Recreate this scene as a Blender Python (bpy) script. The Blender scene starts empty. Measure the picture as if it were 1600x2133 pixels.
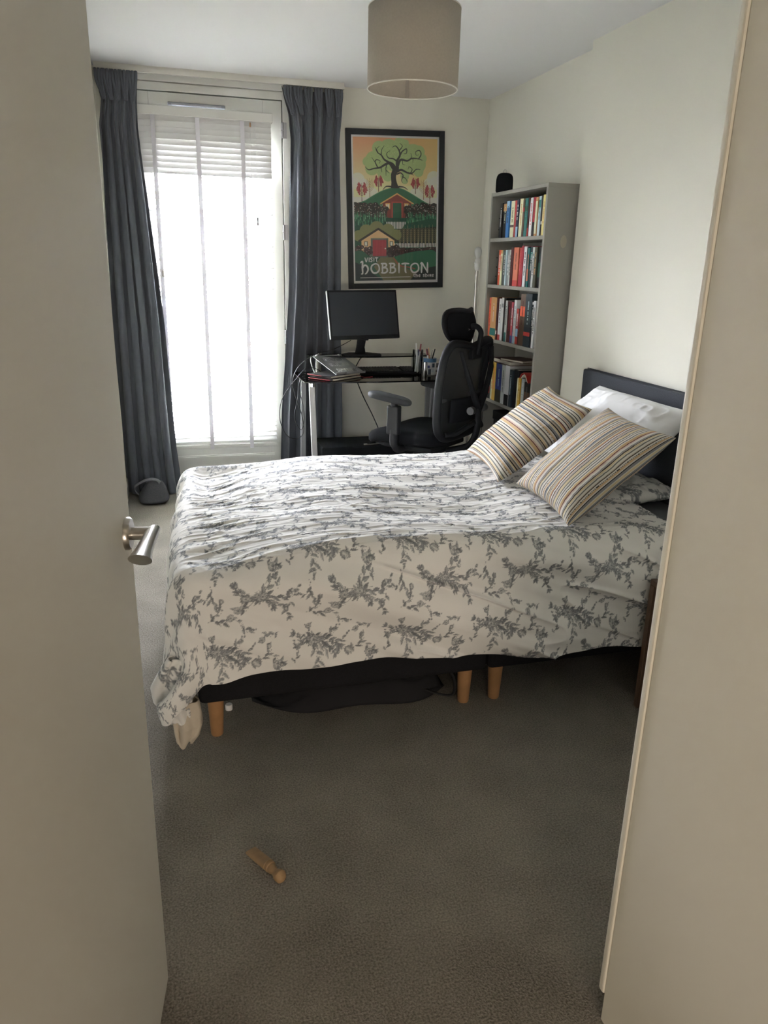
import bpy, bmesh, math, random
import numpy as np
from mathutils import Vector, Matrix
random.seed(7)
C = bpy.context.scene.collection
PI = math.pi

# ------------------------------------------------------------------ camera
FWD = Vector((0.26044, 0.91464, -0.30876)); FWD.normalize()
RGT = Vector((0.96353, -0.26558, 0.02262)); RGT = (RGT - FWD*RGT.dot(FWD)).normalized()
UPV = RGT.cross(FWD).normalized()
cd = bpy.data.cameras.new('camera'); cam = bpy.data.objects.new('camera', cd); C.objects.link(cam)
cam.matrix_world = Matrix(((RGT.x, UPV.x, -FWD.x, 0), (RGT.y, UPV.y, -FWD.y, 0), (RGT.z, UPV.z, -FWD.z, 1.4), (0, 0, 0, 1)))
cd.sensor_fit = 'HORIZONTAL'; cd.sensor_width = 36; cd.lens = 1588.39/1600*36; cd.clip_start = .02; cd.clip_end = 500
bpy.context.scene.camera = cam

# ------------------------------------------------------------------ world, sun, lamps, exposure
w = bpy.data.worlds.new('sky'); bpy.context.scene.world = w; w.use_nodes = True
bg = w.node_tree.nodes['Background']; bg.inputs[0].default_value = (.90, .915, 1.0, 1); bg.inputs[1].default_value = 25.0
def lamp(name, kind, loc, rot, energy, color=(1, 1, 1), size=(1, 1), portal=False):
    l = bpy.data.lights.new(name, kind); l.energy = energy; l.color = color
    if kind == 'AREA':
        l.shape = 'RECTANGLE'; l.size, l.size_y = size
        if portal: l.cycles.is_portal = True
    o = bpy.data.objects.new(name, l); C.objects.link(o); o.location = loc; o.rotation_euler = rot
    return o
lamp('window_portal', 'AREA', (.29, 5.02, 1.26), (-PI/2, 0, 0), 1, size=(.66, 1.8), portal=True)
s = lamp('sun', 'SUN', (0, 0, 10), (math.radians(42), 0, math.radians(-12)), 29.0, (1, .93, .86)); s.data.angle = .01
lamp('hall_light', 'AREA', (.1, -1.95, .50), (PI/2, 0, 0), 8.0, (1, .84, .68), size=(.9, .8))
vs = bpy.context.scene.view_settings
vs.view_transform = 'Standard'; vs.look = 'None'; vs.exposure = 2.32; vs.gamma = 1; vs.use_curve_mapping = False

# ------------------------------------------------------------------ materials
def lin(c):
    return tuple((x/12.92 if x <= .04045 else ((x+.055)/1.055)**2.4) for x in c)
def hexc(h):
    return lin(tuple(int(h[i:i+2], 16)/255 for i in (0, 2, 4)))
MATS = {}
def mat(name, col, rough=.6, metal=0, spec=.5, bump=None, var=None, trans=0, coat=0, sheen=0):
    """bump=(scale,strength,distance) noise bump; var=(scale,amount) colour mottling"""
    if name in MATS: return MATS[name]
    if isinstance(col, str): col = hexc(col)
    m = bpy.data.materials.new(name); m.use_nodes = True; nt = m.node_tree; b = nt.nodes['Principled BSDF']
    b.inputs['Base Color'].default_value = (*col, 1); b.inputs['Roughness'].default_value = rough
    b.inputs['Metallic'].default_value = metal; b.inputs['Specular IOR Level'].default_value = spec
    b.inputs['Coat Weight'].default_value = coat; b.inputs['Sheen Weight'].default_value = sheen
    tc = nt.nodes.new('ShaderNodeTexCoord')
    if var:
        n = nt.nodes.new('ShaderNodeTexNoise'); n.inputs['Scale'].default_value = var[0]; n.inputs['Detail'].default_value = 4
        nt.links.new(tc.outputs['Object'], n.inputs['Vector'])
        r = nt.nodes.new('ShaderNodeMapRange'); r.inputs[1].default_value = .3; r.inputs[2].default_value = .7
        r.inputs[3].default_value = 1-var[1]; r.inputs[4].default_value = 1+var[1]
        nt.links.new(n.outputs['Fac'], r.inputs[0])
        mx = nt.nodes.new('ShaderNodeVectorMath'); mx.operation = 'SCALE'; mx.inputs[0].default_value = col
        nt.links.new(r.outputs[0], mx.inputs['Scale']); nt.links.new(mx.outputs[0], b.inputs['Base Color'])
    if bump:
        n = nt.nodes.new('ShaderNodeTexNoise'); n.inputs['Scale'].default_value = bump[0]; n.inputs['Detail'].default_value = 3
        nt.links.new(tc.outputs['Object'], n.inputs['Vector'])
        bp = nt.nodes.new('ShaderNodeBump'); bp.inputs['Strength'].default_value = bump[1]; bp.inputs['Distance'].default_value = bump[2]
        nt.links.new(n.outputs['Fac'], bp.inputs['Height']); nt.links.new(bp.outputs[0], b.inputs['Normal'])
    if trans:
        t = nt.nodes.new('ShaderNodeBsdfTranslucent'); t.inputs[0].default_value = (*col, 1)
        mixn = nt.nodes.new('ShaderNodeMixShader'); mixn.inputs[0].default_value = trans
        nt.links.new(b.outputs[0], mixn.inputs[1]); nt.links.new(t.outputs[0], mixn.inputs[2])
        nt.links.new(mixn.outputs[0], nt.nodes['Material Output'].inputs[0])
    MATS[name] = m
    return m
def glass_mat(name, tint, ior=1.5, rough=0.0):
    m = bpy.data.materials.new(name); m.use_nodes = True; nt = m.node_tree; nt.nodes.clear()
    out = nt.nodes.new('ShaderNodeOutputMaterial'); t = nt.nodes.new('ShaderNodeBsdfTransparent'); t.inputs[0].default_value = (*tint, 1)
    g = nt.nodes.new('ShaderNodeBsdfGlossy'); g.inputs['Roughness'].default_value = rough; g.inputs[0].default_value = (1, 1, 1, 1)
    f = nt.nodes.new('ShaderNodeFresnel'); f.inputs[0].default_value = ior
    mx = nt.nodes.new('ShaderNodeMixShader')
    nt.links.new(f.outputs[0], mx.inputs[0]); nt.links.new(t.outputs[0], mx.inputs[1]); nt.links.new(g.outputs[0], mx.inputs[2])
    nt.links.new(mx.outputs[0], out.inputs[0])
    return m
def vcol_mat(name, rough=.8, bump=None, trans=0, spec=.3, gloss=0):
    m = bpy.data.materials.new(name); m.use_nodes = True; nt = m.node_tree; b = nt.nodes['Principled BSDF']
    a = nt.nodes.new('ShaderNodeAttribute'); a.attribute_name = 'print'
    nt.links.new(a.outputs['Color'], b.inputs['Base Color'])
    b.inputs['Roughness'].default_value = rough; b.inputs['Specular IOR Level'].default_value = spec
    b.inputs['Coat Weight'].default_value = gloss
    if bump:
        tc = nt.nodes.new('ShaderNodeTexCoord'); n = nt.nodes.new('ShaderNodeTexNoise'); n.inputs['Scale'].default_value = bump[0]
        nt.links.new(tc.outputs['Object'], n.inputs['Vector'])
        bp = nt.nodes.new('ShaderNodeBump'); bp.inputs['Strength'].default_value = bump[1]; bp.inputs['Distance'].default_value = bump[2]
        nt.links.new(n.outputs['Fac'], bp.inputs['Height']); nt.links.new(bp.outputs[0], b.inputs['Normal'])
    return m
wall_m = mat('cream_wall_paint', (.78, .76, .67), .85, spec=.25, bump=(90, .08, .002))
ceil_m = mat('white_ceiling_paint', (.84, .84, .83), .9, spec=.2)
trim_m = mat('white_gloss_trim', (.73, .72, .66), .45)
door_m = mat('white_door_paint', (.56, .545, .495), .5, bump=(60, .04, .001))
ward_m = mat('cream_wardrobe_laminate', (.79, .755, .655), .5)
frame_m = mat('white_window_frame', (.72, .72, .68), .4)
blind_m = mat('white_blind_slat', (.80, .80, .79), .5, trans=.012)
tape_m = mat('white_blind_tape', (.82, .81, .85), .8, trans=.12)
curt_m = mat('slate_curtain_cloth', (.112, .122, .142), .9, spec=.15, bump=(900, .12, .0006), sheen=.2)
steel_m = mat('brushed_steel', (.50, .48, .45), .28, 1)
chrome_m = mat('chrome', (.72, .72, .72), .15, 1)
black_m = mat('black_plastic', (.011, .012, .014), .65, spec=.25)
blackfab_m = mat('black_fabric', (.013, .014, .016), .95, spec=.1, bump=(400, .4, .001))
greyplas_m = mat('dark_grey_plastic', (.018, .019, .022), .55)
divan_m = mat('charcoal_divan_fabric', (.016, .016, .018), .95, spec=.1, bump=(600, .4, .001), var=(300, .12))
head_m = mat('charcoal_headboard_weave', (.060, .064, .074), .9, spec=.15, bump=(500, .5, .001), var=(250, .2))
oak_m = mat('pale_wood_leg', hexc('a47c54'), .5, var=(20, .12))
nights_m = mat('brown_wood_veneer', hexc('6b5443'), .45, var=(14, .12))
white_m = mat('white_cotton', (.80, .80, .80), .9, spec=.15)
shade_m = mat('beige_linen_shade', (.56, .51, .44), .9, spec=.1, bump=(300, .3, .001), var=(160, .05), trans=.25)
shelf_m = mat('grey_beige_shelf_board', (.36, .345, .305), .55)
page_m = mat('book_pages', (.70, .66, .55), .9)
greyfab_m = mat('grey_felt', (.075, .075, .082), .95, spec=.1, bump=(400, .4, .001), var=(200, .15))

# ------------------------------------------------------------------ object helpers
def tag(o, label=None, cat=None, group=None, kind=None):
    if label: o['label'] = label
    if cat: o['category'] = cat
    if group: o['group'] = group
    if kind: o['kind'] = kind
    return o
def thing(name, loc, label, cat, group=None, rz=0):
    o = bpy.data.objects.new(name, None); C.objects.link(o); o.location = loc; o.rotation_euler = (0, 0, rz)
    o.empty_display_size = .05
    return tag(o, label, cat, group)
def rotm(rx=0, ry=0, rz=0):
    return (Matrix.Rotation(rz, 3, 'Z') @ Matrix.Rotation(ry, 3, 'Y') @ Matrix.Rotation(rx, 3, 'X'))
class MB:
    def __init__(s): s.v = []; s.f = []
    def add(s, vs, fs, M=None, o=(0, 0, 0)):
        k = len(s.v); o = Vector(o)
        for p in vs:
            p = Vector(p)
            if M is not None: p = M @ p
            s.v.append(tuple(p+o))
        s.f += [tuple(i+k for i in f) for f in fs]
        return s
    def box(s, c, d, M=None):
        x, y, z = d[0]/2, d[1]/2, d[2]/2
        vs = [(-x, -y, -z), (x, -y, -z), (x, y, -z), (-x, y, -z), (-x, -y, z), (x, -y, z), (x, y, z), (-x, y, z)]
        return s.add(vs, [(3, 2, 1, 0), (4, 5, 6, 7), (0, 1, 5, 4), (1, 2, 6, 5), (2, 3, 7, 6), (3, 0, 4, 7)], M, c)
    def bx(s, x0, x1, y0, y1, z0, z1):
        return s.box(((x0+x1)/2, (y0+y1)/2, (z0+z1)/2), (x1-x0, y1-y0, z1-z0))
    def lathe(s, prof, o=(0, 0, 0), M=None, n=24, cap=True):
        vs = []; fs = []; m = len(prof)
        for r, z in prof:
            for k in range(n):
                a = 2*PI*k/n; vs.append((r*math.cos(a), r*math.sin(a), z))
        for i in range(m-1):
            for k in range(n):
                a = i*n+k; b = i*n+(k+1) % n; fs.append((a, b, b+n, a+n))
        if cap: fs.append(tuple(range(n-1, -1, -1))); fs.append(tuple((m-1)*n+k for k in range(n)))
        return s.add(vs, fs, M, o)
    def cyl(s, p0, p1, r0, r1=None, n=20):
        r1 = r0 if r1 is None else r1; p0 = Vector(p0); d = Vector(p1)-p0
        q = Vector((0, 0, 1)).rotation_difference(d.normalized()).to_matrix()
        return s.lathe([(r0, 0), (r1, d.length)], p0, q, n)
    def tube(s, pts, r, n=8, closed=False, flat=1.0):
        P = [Vector(p) for p in pts]; m = len(P); rs = r if isinstance(r, (list, tuple)) else [r]*m
        vs = []; fs = []; nrm = None
        for i in range(m):
            a = P[(i-1) % m] if (closed or i > 0) else P[i]; b = P[(i+1) % m] if (closed or i < m-1) else P[i]
            t = (b-a).normalized()
            if nrm is None:
                nrm = t.orthogonal().normalized() if abs(t.z) > .95 else Vector((0, 0, 1)).cross(t).normalized()
            nrm = (nrm - t*nrm.dot(t)).normalized(); bi = t.cross(nrm)
            for k in range(n):
                an = 2*PI*k/n; vs.append(P[i]+nrm*math.cos(an)*rs[i]+bi*math.sin(an)*rs[i]*flat)
        for i in range(m if closed else m-1):
            j = (i+1) % m
            for k in range(n):
                fs.append((i*n+k, i*n+(k+1) % n, j*n+(k+1) % n, j*n+k))
        if not closed: fs.append(tuple(range(n-1, -1, -1))); fs.append(tuple((m-1)*n+k for k in range(n)))
        return s.add(vs, fs)
    def prism(s, poly, d0, d1, axis='y', M=None, o=(0, 0, 0)):
        n = len(poly)
        def e(p, d):
            return {'y': (p[0], d, p[1]), 'x': (d, p[0], p[1]), 'z': (p[0], p[1], d)}[axis]
        vs = [e(p, d0) for p in poly]+[e(p, d1) for p in poly]
        fs = [tuple(range(n)), tuple(range(2*n-1, n-1, -1))]+[(i, i+n, (i+1) % n+n, (i+1) % n) for i in range(n)]
        return s.add(vs, fs, M, o)
    def build(s, name, m, parent=None, smooth=False, bevel=0, sub=0, fix=True, solid=0, segs=2):
        me = bpy.data.meshes.new(name); me.from_pydata(s.v, [], s.f); me.materials.append(m)
        if fix:
            b = bmesh.new(); b.from_mesh(me); bmesh.ops.recalc_face_normals(b, faces=b.faces); b.to_mesh(me); b.free()
        o = bpy.data.objects.new(name, me); C.objects.link(o)
        if parent is not None: o.parent = parent
        if smooth is True: me.shade_smooth()
        elif smooth: me.shade_smooth(); me.set_sharp_from_angle(angle=math.radians(smooth))
        if solid:
            md = o.modifiers.new('solid', 'SOLIDIFY'); md.thickness = solid; md.offset = 0
        if bevel:
            md = o.modifiers.new('bevel', 'BEVEL'); md.width = bevel; md.segments = segs; md.limit_method = 'ANGLE'; md.angle_limit = math.radians(40)
        if sub:
            md = o.modifiers.new('sub', 'SUBSURF'); md.levels = sub; md.render_levels = sub
        return o
def struct(name, mb, m, parent=None, label=None, **k):
    o = mb.build(name, m, parent, **k)
    if parent is None: o['kind'] = 'structure'
    if label: o['label'] = label
    return o
def spline(pts, n=8, closed=False):
    P = [Vector(p) for p in pts]; m = len(P); out = []
    for i in range(m if closed else m-1):
        g = lambda j: P[j % m] if closed else P[min(max(j, 0), m-1)]
        a, b, c, d = g(i-1), g(i), g(i+1), g(i+2)
        for k in range(n):
            t = k/n; out.append(.5*((2*b)+(c-a)*t+(2*a-5*b+4*c-d)*t*t+(3*b-a-3*c+d)*t**3))
    if not closed: out.append(P[-1])
    return out
def grid_mesh(name, X, Y, Z, m, parent=None, col=None, uv=None, flip=False, closed_u=False):
    """X,Y,Z arrays (nv,nu); fast numpy mesh"""
    nv, nu = X.shape
    co = np.stack([X, Y, Z], -1).reshape(-1, 3).astype(np.float32)
    i = np.arange(nv-1)[:, None]*nu + np.arange(nu-1)[None]
    q = np.stack([i, i+1, i+nu+1, i+nu], -1).reshape(-1, 4)
    if closed_u:
        j = np.arange(nv-1)*nu
        q = np.concatenate([q, np.stack([j+nu-1, j, j+nu, j+2*nu-1], -1)])
    if flip: q = q[:, ::-1]
    me = bpy.data.meshes.new(name); me.vertices.add(len(co)); me.vertices.foreach_set('co', co.ravel())
    me.loops.add(q.size); me.loops.foreach_set('vertex_index', q.ravel().astype(np.int32))
    me.polygons.add(len(q)); me.polygons.foreach_set('loop_start', (np.arange(len(q))*4).astype(np.int32))
    me.update(calc_edges=True); me.shade_smooth(); me.materials.append(m)
    if col is not None:
        a = me.color_attributes.new('print', 'FLOAT_COLOR', 'POINT')
        rgba = np.ones((len(co), 4), np.float32); rgba[:, :3] = col.reshape(-1, 3); a.data.foreach_set('color', rgba.ravel())
    if uv is not None:
        l = me.uv_layers.new(name='UVMap'); u = uv.reshape(-1, 2).astype(np.float32)[q.ravel()]; l.data.foreach_set('uv', u.ravel())
    o = bpy.data.objects.new(name, me); C.objects.link(o)
    if parent is not None: o.parent = parent
    return o
# numpy noise
def vnoise(x, y, seed=0):
    xi = np.floor(x).astype(np.int64); yi = np.floor(y).astype(np.int64); xf = x-xi; yf = y-yi
    def h(a, b):
        n = (a*374761393 + b*668265263 + seed*1442695041) & 0xffffffff
        n = ((n ^ (n >> 13))*1274126177) & 0xffffffff
        return ((n ^ (n >> 16)) & 0xffff)/65535.0
    u = xf*xf*xf*(xf*(xf*6-15)+10); v = yf*yf*yf*(yf*(yf*6-15)+10)
    a = h(xi, yi)*(1-u)+h(xi+1, yi)*u; b = h(xi, yi+1)*(1-u)+h(xi+1, yi+1)*u
    return (a*(1-v)+b*v)*2-1
def fbm(x, y, seed=0, o=3):
    r = 0; a = 1
    for k in range(o): r = r+a*vnoise(x*2**k, y*2**k, seed+k); a *= .5
    return r
def ridge(x, y, seed=0):
    return 1-np.abs(vnoise(x, y, seed))*2
def sstep(a, b, x):
    t = np.clip((x-a)/(b-a), 0, 1); return t*t*(3-2*t)

# ------------------------------------------------------------------ painter (flat print on cloth and poster)
class Canvas:
    def __init__(s, w, h, bgc, wrap=False):
        s.w, s.h, s.wrap = w, h, wrap; s.a = np.empty((h, w, 3), np.float32); s.a[:] = bgc
    def _blend(s, x0, x1, y0, y1, m, col):
        if x1 <= x0 or y1 <= y0: return
        if s.wrap:
            ix = np.arange(x0, x1) % s.w; iy = np.arange(y0, y1) % s.h; ii = np.ix_(iy, ix)
            s.a[ii] = s.a[ii]*(1-m[..., None])+np.array(col, np.float32)*m[..., None]
        else:
            v = s.a[y0:y1, x0:x1]; v[:] = v*(1-m[..., None])+np.array(col, np.float32)*m[..., None]
    def _bb(s, P, pad):
        x0 = int(np.floor(P[:, 0].min()-pad)); x1 = int(np.ceil(P[:, 0].max()+pad))+1
        y0 = int(np.floor(P[:, 1].min()-pad)); y1 = int(np.ceil(P[:, 1].max()+pad))+1
        if not s.wrap: x0, y0, x1, y1 = max(x0, 0), max(y0, 0), min(x1, s.w), min(y1, s.h)
        return x0, x1, y0, y1
    def stroke(s, P, wd, col, alpha=1.0):
        P = np.array(P, float); n = len(P); wd = np.broadcast_to(np.array(wd, float), (n,)) if np.ndim(wd) == 0 or len(np.atleast_1d(wd)) == n else np.interp(np.linspace(0, 1, n), np.linspace(0, 1, len(wd)), wd)
        x0, x1, y0, y1 = s._bb(P, wd.max()/2+1.5)
        if x1 <= x0 or y1 <= y0: return
        X, Y = np.meshgrid(np.arange(x0, x1)+.5, np.arange(y0, y1)+.5); M = np.zeros(X.shape)
        for i in range(n-1):
            a, b = P[i], P[i+1]; d = b-a; L = d@d+1e-9
            t = np.clip(((X-a[0])*d[0]+(Y-a[1])*d[1])/L, 0, 1)
            r = (wd[i]*(1-t)+wd[i+1]*t)/2
            M = np.maximum(M, np.clip(r-np.hypot(X-a[0]-t*d[0], Y-a[1]-t*d[1])+.5, 0, 1))
        s._blend(x0, x1, y0, y1, (M*alpha).astype(np.float32), col)
    def poly(s, P, col, alpha=1.0):
        P = np.array(P, float); x0, x1, y0, y1 = s._bb(P, 1)
        if x1 <= x0 or y1 <= y0: return
        X, Y = np.meshgrid(np.arange(x0, x1)+.5, np.arange(y0, y1)+.5); M = np.zeros(X.shape, bool)
        Q = np.roll(P, -1, 0)
        for (ax, ay), (bx_, by_) in zip(P, Q):
            if ay == by_: continue
            c = ((ay > Y) != (by_ > Y)); M ^= c & (X < (bx_-ax)*(Y-ay)/(by_-ay)+ax)
        s._blend(x0, x1, y0, y1, M.astype(np.float32)*alpha, col)
    def ell(s, cx, cy, rx, ry, col, alpha=1.0):
        t = np.linspace(0, 2*np.pi, 28, endpoint=False); s.poly(np.stack([cx+rx*np.cos(t), cy+ry*np.sin(t)], 1), col, alpha)
    def sample(s, x, y):
        x = x-.5; y = y-.5; xi = np.floor(x).astype(int); yi = np.floor(y).astype(int); fx = (x-xi)[..., None]; fy = (y-yi)[..., None]
        if s.wrap: g = lambda a, b: s.a[b % s.h, a % s.w]
        else: g = lambda a, b: s.a[np.clip(b, 0, s.h-1), np.clip(a, 0, s.w-1)]
        return (g(xi, yi)*(1-fx)+g(xi+1, yi)*fx)*(1-fy)+(g(xi, yi+1)*(1-fx)+g(xi+1, yi+1)*fx)*fy

# ================================================================== SETTING
ZC = 2.386; XL = -.30; XR = 2.02; YB = 4.92; YF = .34
carpet = bpy.data.materials.new('grey_beige_carpet'); carpet.use_nodes = True
nt = carpet.node_tree; b = nt.nodes['Principled BSDF']; b.inputs['Roughness'].default_value = 1; b.inputs['Specular IOR Level'].default_value = .05
tc = nt.nodes.new('ShaderNodeTexCoord')
def nz(sc, det):
    n = nt.nodes.new('ShaderNodeTexNoise'); n.inputs['Scale'].default_value = sc; n.inputs['Detail'].default_value = det
    nt.links.new(tc.outputs['Object'], n.inputs['Vector']); return n
n1, n2 = nz(210, 3), nz(5, 3)
mx = nt.nodes.new('ShaderNodeMath'); mx.operation = 'ADD'; nt.links.new(n1.outputs['Fac'], mx.inputs[0])
m2 = nt.nodes.new('ShaderNodeMath'); m2.operation = 'MULTIPLY'; m2.inputs[1].default_value = .35; nt.links.new(n2.outputs['Fac'], m2.inputs[0]); nt.links.new(m2.outputs[0], mx.inputs[1])
cr = nt.nodes.new('ShaderNodeValToRGB'); cr.color_ramp.elements[0].position = .45; cr.color_ramp.elements[1].position = .9
cr.color_ramp.elements[0].color = (.13, .117, .096, 1); cr.color_ramp.elements[1].color = (.31, .285, .24, 1)
nt.links.new(mx.outputs[0], cr.inputs[0]); nt.links.new(cr.outputs[0], b.inputs['Base Color'])
bp = nt.nodes.new('ShaderNodeBump'); bp.inputs['Strength'].default_value = .9; bp.inputs['Distance'].default_value = .005
nt.links.new(n1.outputs['Fac'], bp.inputs['Height']); nt.links.new(bp.outputs[0], b.inputs['Normal'])

struct('floor', MB().bx(-1.6, 2.3, -2.2, YB+.2, -.2, 0), carpet, label='grey beige cut pile carpet')
struct('ceiling', MB().bx(-1.6, 2.3, -2.2, YB+.2, ZC, ZC+.25), ceil_m)
struct('wall_left', MB().bx(XL-.2, XL, YF-.1, YB+.2, 0, ZC), wall_m)
struct('wall_right', MB().bx(XR, XR+.2, -.1, YB+.2, 0, ZC).bx(1.945, XR+.01, -.1, 3.555, 0, ZC), wall_m)
# back wall around the balcony door opening x[-.2,.79]
OX0, OX1 = -.22, .785
struct('wall_back', MB().bx(XL-.2, OX0, YB, YB+.2, 0, ZC).bx(OX1, XR+.2, YB, YB+.2, 0, ZC), wall_m)
# front wall with the doorway, hall shell
struct('wall_front', MB().bx(XL-.2, -.235, .26, .36, 0, ZC).bx(.70, XR, .26, .36, 0, ZC).bx(-.235, .70, .26, .36, 2.08, ZC), wall_m)
struct('wall_hall', MB().bx(-1.6, -1.5, -2.2, .3, 0, ZC).bx(-1.6, 2.3, -2.2, -2.1, 0, ZC).bx(2.2, 2.3, -2.2, .3, 0, ZC).bx(-1.6, -.4, .26, .36, 0, ZC), wall_m)
# door lining
struct('trim_1', MB().bx(-.235, -.205, .25, .37, 0, 2.08).bx(.70, .73, .25, .30, 0, 2.08).bx(-.235, .73, .25, .37, 2.05, 2.08), trim_m, label='white door lining')
# skirting boards
prof = [(0, 0), (.014, 0), (.014, .085), (.008, .1), (0, .1)]
struct('baseboard_left', MB().prism([(XL+a, z) for a, z in prof], .36, YB, 'y'), trim_m, label='white skirting board along left wall')
struct('baseboard_back', MB().prism([(YB-a, z) for a, z in prof], OX1+.0, XR, 'x'), trim_m)
struct('baseboard_right', MB().prism([(XR-a, z) for a, z in prof], 3.56, YB, 'y').prism([(1.945-a, z) for a, z in prof], 1.0, 3.57, 'y'), trim_m)

# balcony door (back wall)
head = MB().bx(OX0, OX1, YB-.012, YB+.15, 2.335, ZC).bx(OX0, OX1, YB-.004, YB+.15, 2.29, 2.330).bx(OX0, OX1, YB+.01, YB+.15, 2.32, 2.34)
win = struct('window_1', MB().bx(.705, .74, YB+.056, YB+.15, 0, 2.3).bx(-.15, -.115, YB+.056, YB+.15, 0, 2.3).bx(.727, OX1, YB-.006, YB+.15, 0, ZC).bx(OX0, -.135, YB-.006, YB+.15, 0, ZC).bx(OX0, OX1, YB, YB+.15, -.0, .02), frame_m, bevel=.002, label='white painted frame of the balcony door')
head.bx(OX0, OX1, YB+.056, YB+.15, 2.262, 2.30)
head.build('frame_head', frame_m, win, bevel=.0015)
GX0, GX1, GZ0, GZ1 = -.02, .615, .37, 2.06
leaf = MB().bx(-.13, GX0, YB, YB+.055, .025, 2.284).bx(GX1, .7215, YB, YB+.055, .025, 2.284).bx(GX0, GX1, YB, YB+.055, GZ1, 2.284).bx(GX0, GX1, YB, YB+.055, .025, GZ0)
d2 = struct('door_2', leaf, frame_m, bevel=.002, label='white glazed balcony door behind the blind')
MB().bx(-.05, .64, YB-.006, YB+.001, .195, .203).bx(-.05, .64, YB-.010, YB+.001, .175, .195).build('panel_moulding', frame_m, d2)
gl = glass_mat('clear_glass', (.97, .98, .98))
MB().bx(GX0-.01, GX1+.01, YB+.025, YB+.029, GZ0-.01, GZ1+.01).build('pane', gl, d2)
for z in (2.13, 1.57, .95):
    h = MB().cyl((.7245, YB-.008, z-.043), (.7245, YB-.008, z-.002), .0075, n=14).cyl((.7245, YB-.008, z+.002), (.7245, YB-.008, z+.043), .0075, n=14)
    h.bx(.7245, .75, YB-.009, YB-.006, z-.043, z+.043).build('hinge', mat('hinge_zinc', (.5, .5, .52), .4, .8), d2, smooth=40)
MB().bx(.083, .401, YB-.014, YB, 2.217, 2.237).build('trickle_vent', mat('vent_plastic', (.36, .38, .43), .5), d2, bevel=.005)
MB().bx(.105, .38, YB-.0165, YB-.012, 2.221, 2.233).build('vent_flap', mat('vent_flap', (.50, .52, .57), .5), d2, bevel=.002)
# outside
struct('ground_outside', MB().bx(-60, 60, YB+.3, 120, -3.2, -3.0), mat('pale_paving', (.62, .62, .60), .9))

# ================================================================== BLIND
bl = thing('window_blind', (.255, 4.87, 2.2), 'white wooden venetian blind hanging over the balcony door', 'blind')
bl.location = (0, 0, 0)
BX0, BX1, BY = -.145, .652, 4.872
MB().bx(BX0-.004, BX1+.006, BY-.034, BY-.026, 2.156, 2.203).bx(BX0-.004, BX0+.004, BY-.03, BY+.03, 2.156, 2.203).bx(BX1-.002, BX1+.006, BY-.03, BY+.03, 2.156, 2.203).build('valance', frame_m, bl, bevel=.002)
MB().bx(BX0, BX1, BY-.024, BY+.024, 2.165, 2.200).build('headrail', frame_m, bl)
slat_cache = {}
def slat(z, ang, wd=.037):
    key = round(ang, 2)
    if key not in slat_cache:
        n = 5; vs = []; fs = []
        for i in range(n):
            t = i/(n-1)-.5; y = t*wd; zz = -.0022*(2*t)**2*(-1)
            yy = y*math.cos(ang)-zz*math.sin(ang); z2 = y*math.sin(ang)+zz*math.cos(ang)
            ny, nz_ = -math.sin(ang)*.0011, math.cos(ang)*.0011
            for x in (BX0, BX1): vs += [(x, yy+ny, z2+nz_), (x, yy-ny, z2-nz_)]
        for i in range(n-1):
            a = i*4; fs += [(a, a+2, a+6, a+4), (a+1, a+5, a+7, a+3), (a, a+4, a+5, a+1), (a+2, a+3, a+7, a+6)]
        fs += [(0, 1, 3, 2), (4*n-4, 4*n-2, 4*n-1, 4*n-3)]
        slat_cache[key] = MB().add(vs, fs).build('slat', blind_m, bl, smooth=40)
        slat_cache[key].location = (0, BY, z)
    else:
        o = slat_cache[key].copy(); C.objects.link(o); o.location = (0, BY, z)
zs = 2.150; k = 0
while zs > .30:
    if zs > 1.87: slat(zs, math.radians(77))
    elif k in (13, 16): slat(zs, math.radians(30))
    elif k == 18: slat(zs, math.radians(24))
    else: slat(zs, math.radians(20))
    zs -= .0302; k += 1
MB().bx(BX0, BX1, BY-.02, BY+.02, .262, .282).build('bottom_rail', frame_m, bl, bevel=.003)
for x in (-.003, .238, .487):
    MB().bx(x-.0115, x+.0115, BY-.0222, BY-.0212, .258, 2.17).bx(x-.0115, x+.0115, BY+.0212, BY+.0222, .258, 2.17).bx(x-.0115, x+.0115, BY-.0222, BY+.0222, .2555, .2575).build('ladder_tape', tape_m, bl)
MB().tube([(.53, BY-.03, 2.165), (.531, BY-.031, 1.9), (.532, BY-.03, 1.80)], .0008, 5).build('pull_cord', white_m, bl)
MB().lathe([(.001, 0), (.0045, .003), (.004, .02), (.0015, .026)], (.531, BY-.032, 2.125), n=10).build('cord_tassel', oak_m, bl, smooth=True)
MB().lathe([(.001, 0), (.007, .004), (.006, .03), (.0015, .04)], (.002, BY-.034, 1.30), n=10).build('cord_tassel', mat('tassel_beige', (.45, .40, .37), .6), bl, smooth=True)
MB().tube([(.002, BY-.034, 2.165), (.002, BY-.034, 1.335)], .0008, 5).build('pull_cord', white_m, bl)
MB().lathe([(.001, 0), (.006, .004), (.005, .04), (.0015, .05)], (.560, BY-.034, 1.60), n=10).build('cord_tassel', mat('tassel_grey', (.25, .23, .23), .6), bl, smooth=True)
MB().tube([(.56, BY-.034, 2.165), (.56, BY-.034, 1.645)], .0008, 5).build('pull_cord', white_m, bl)

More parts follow.
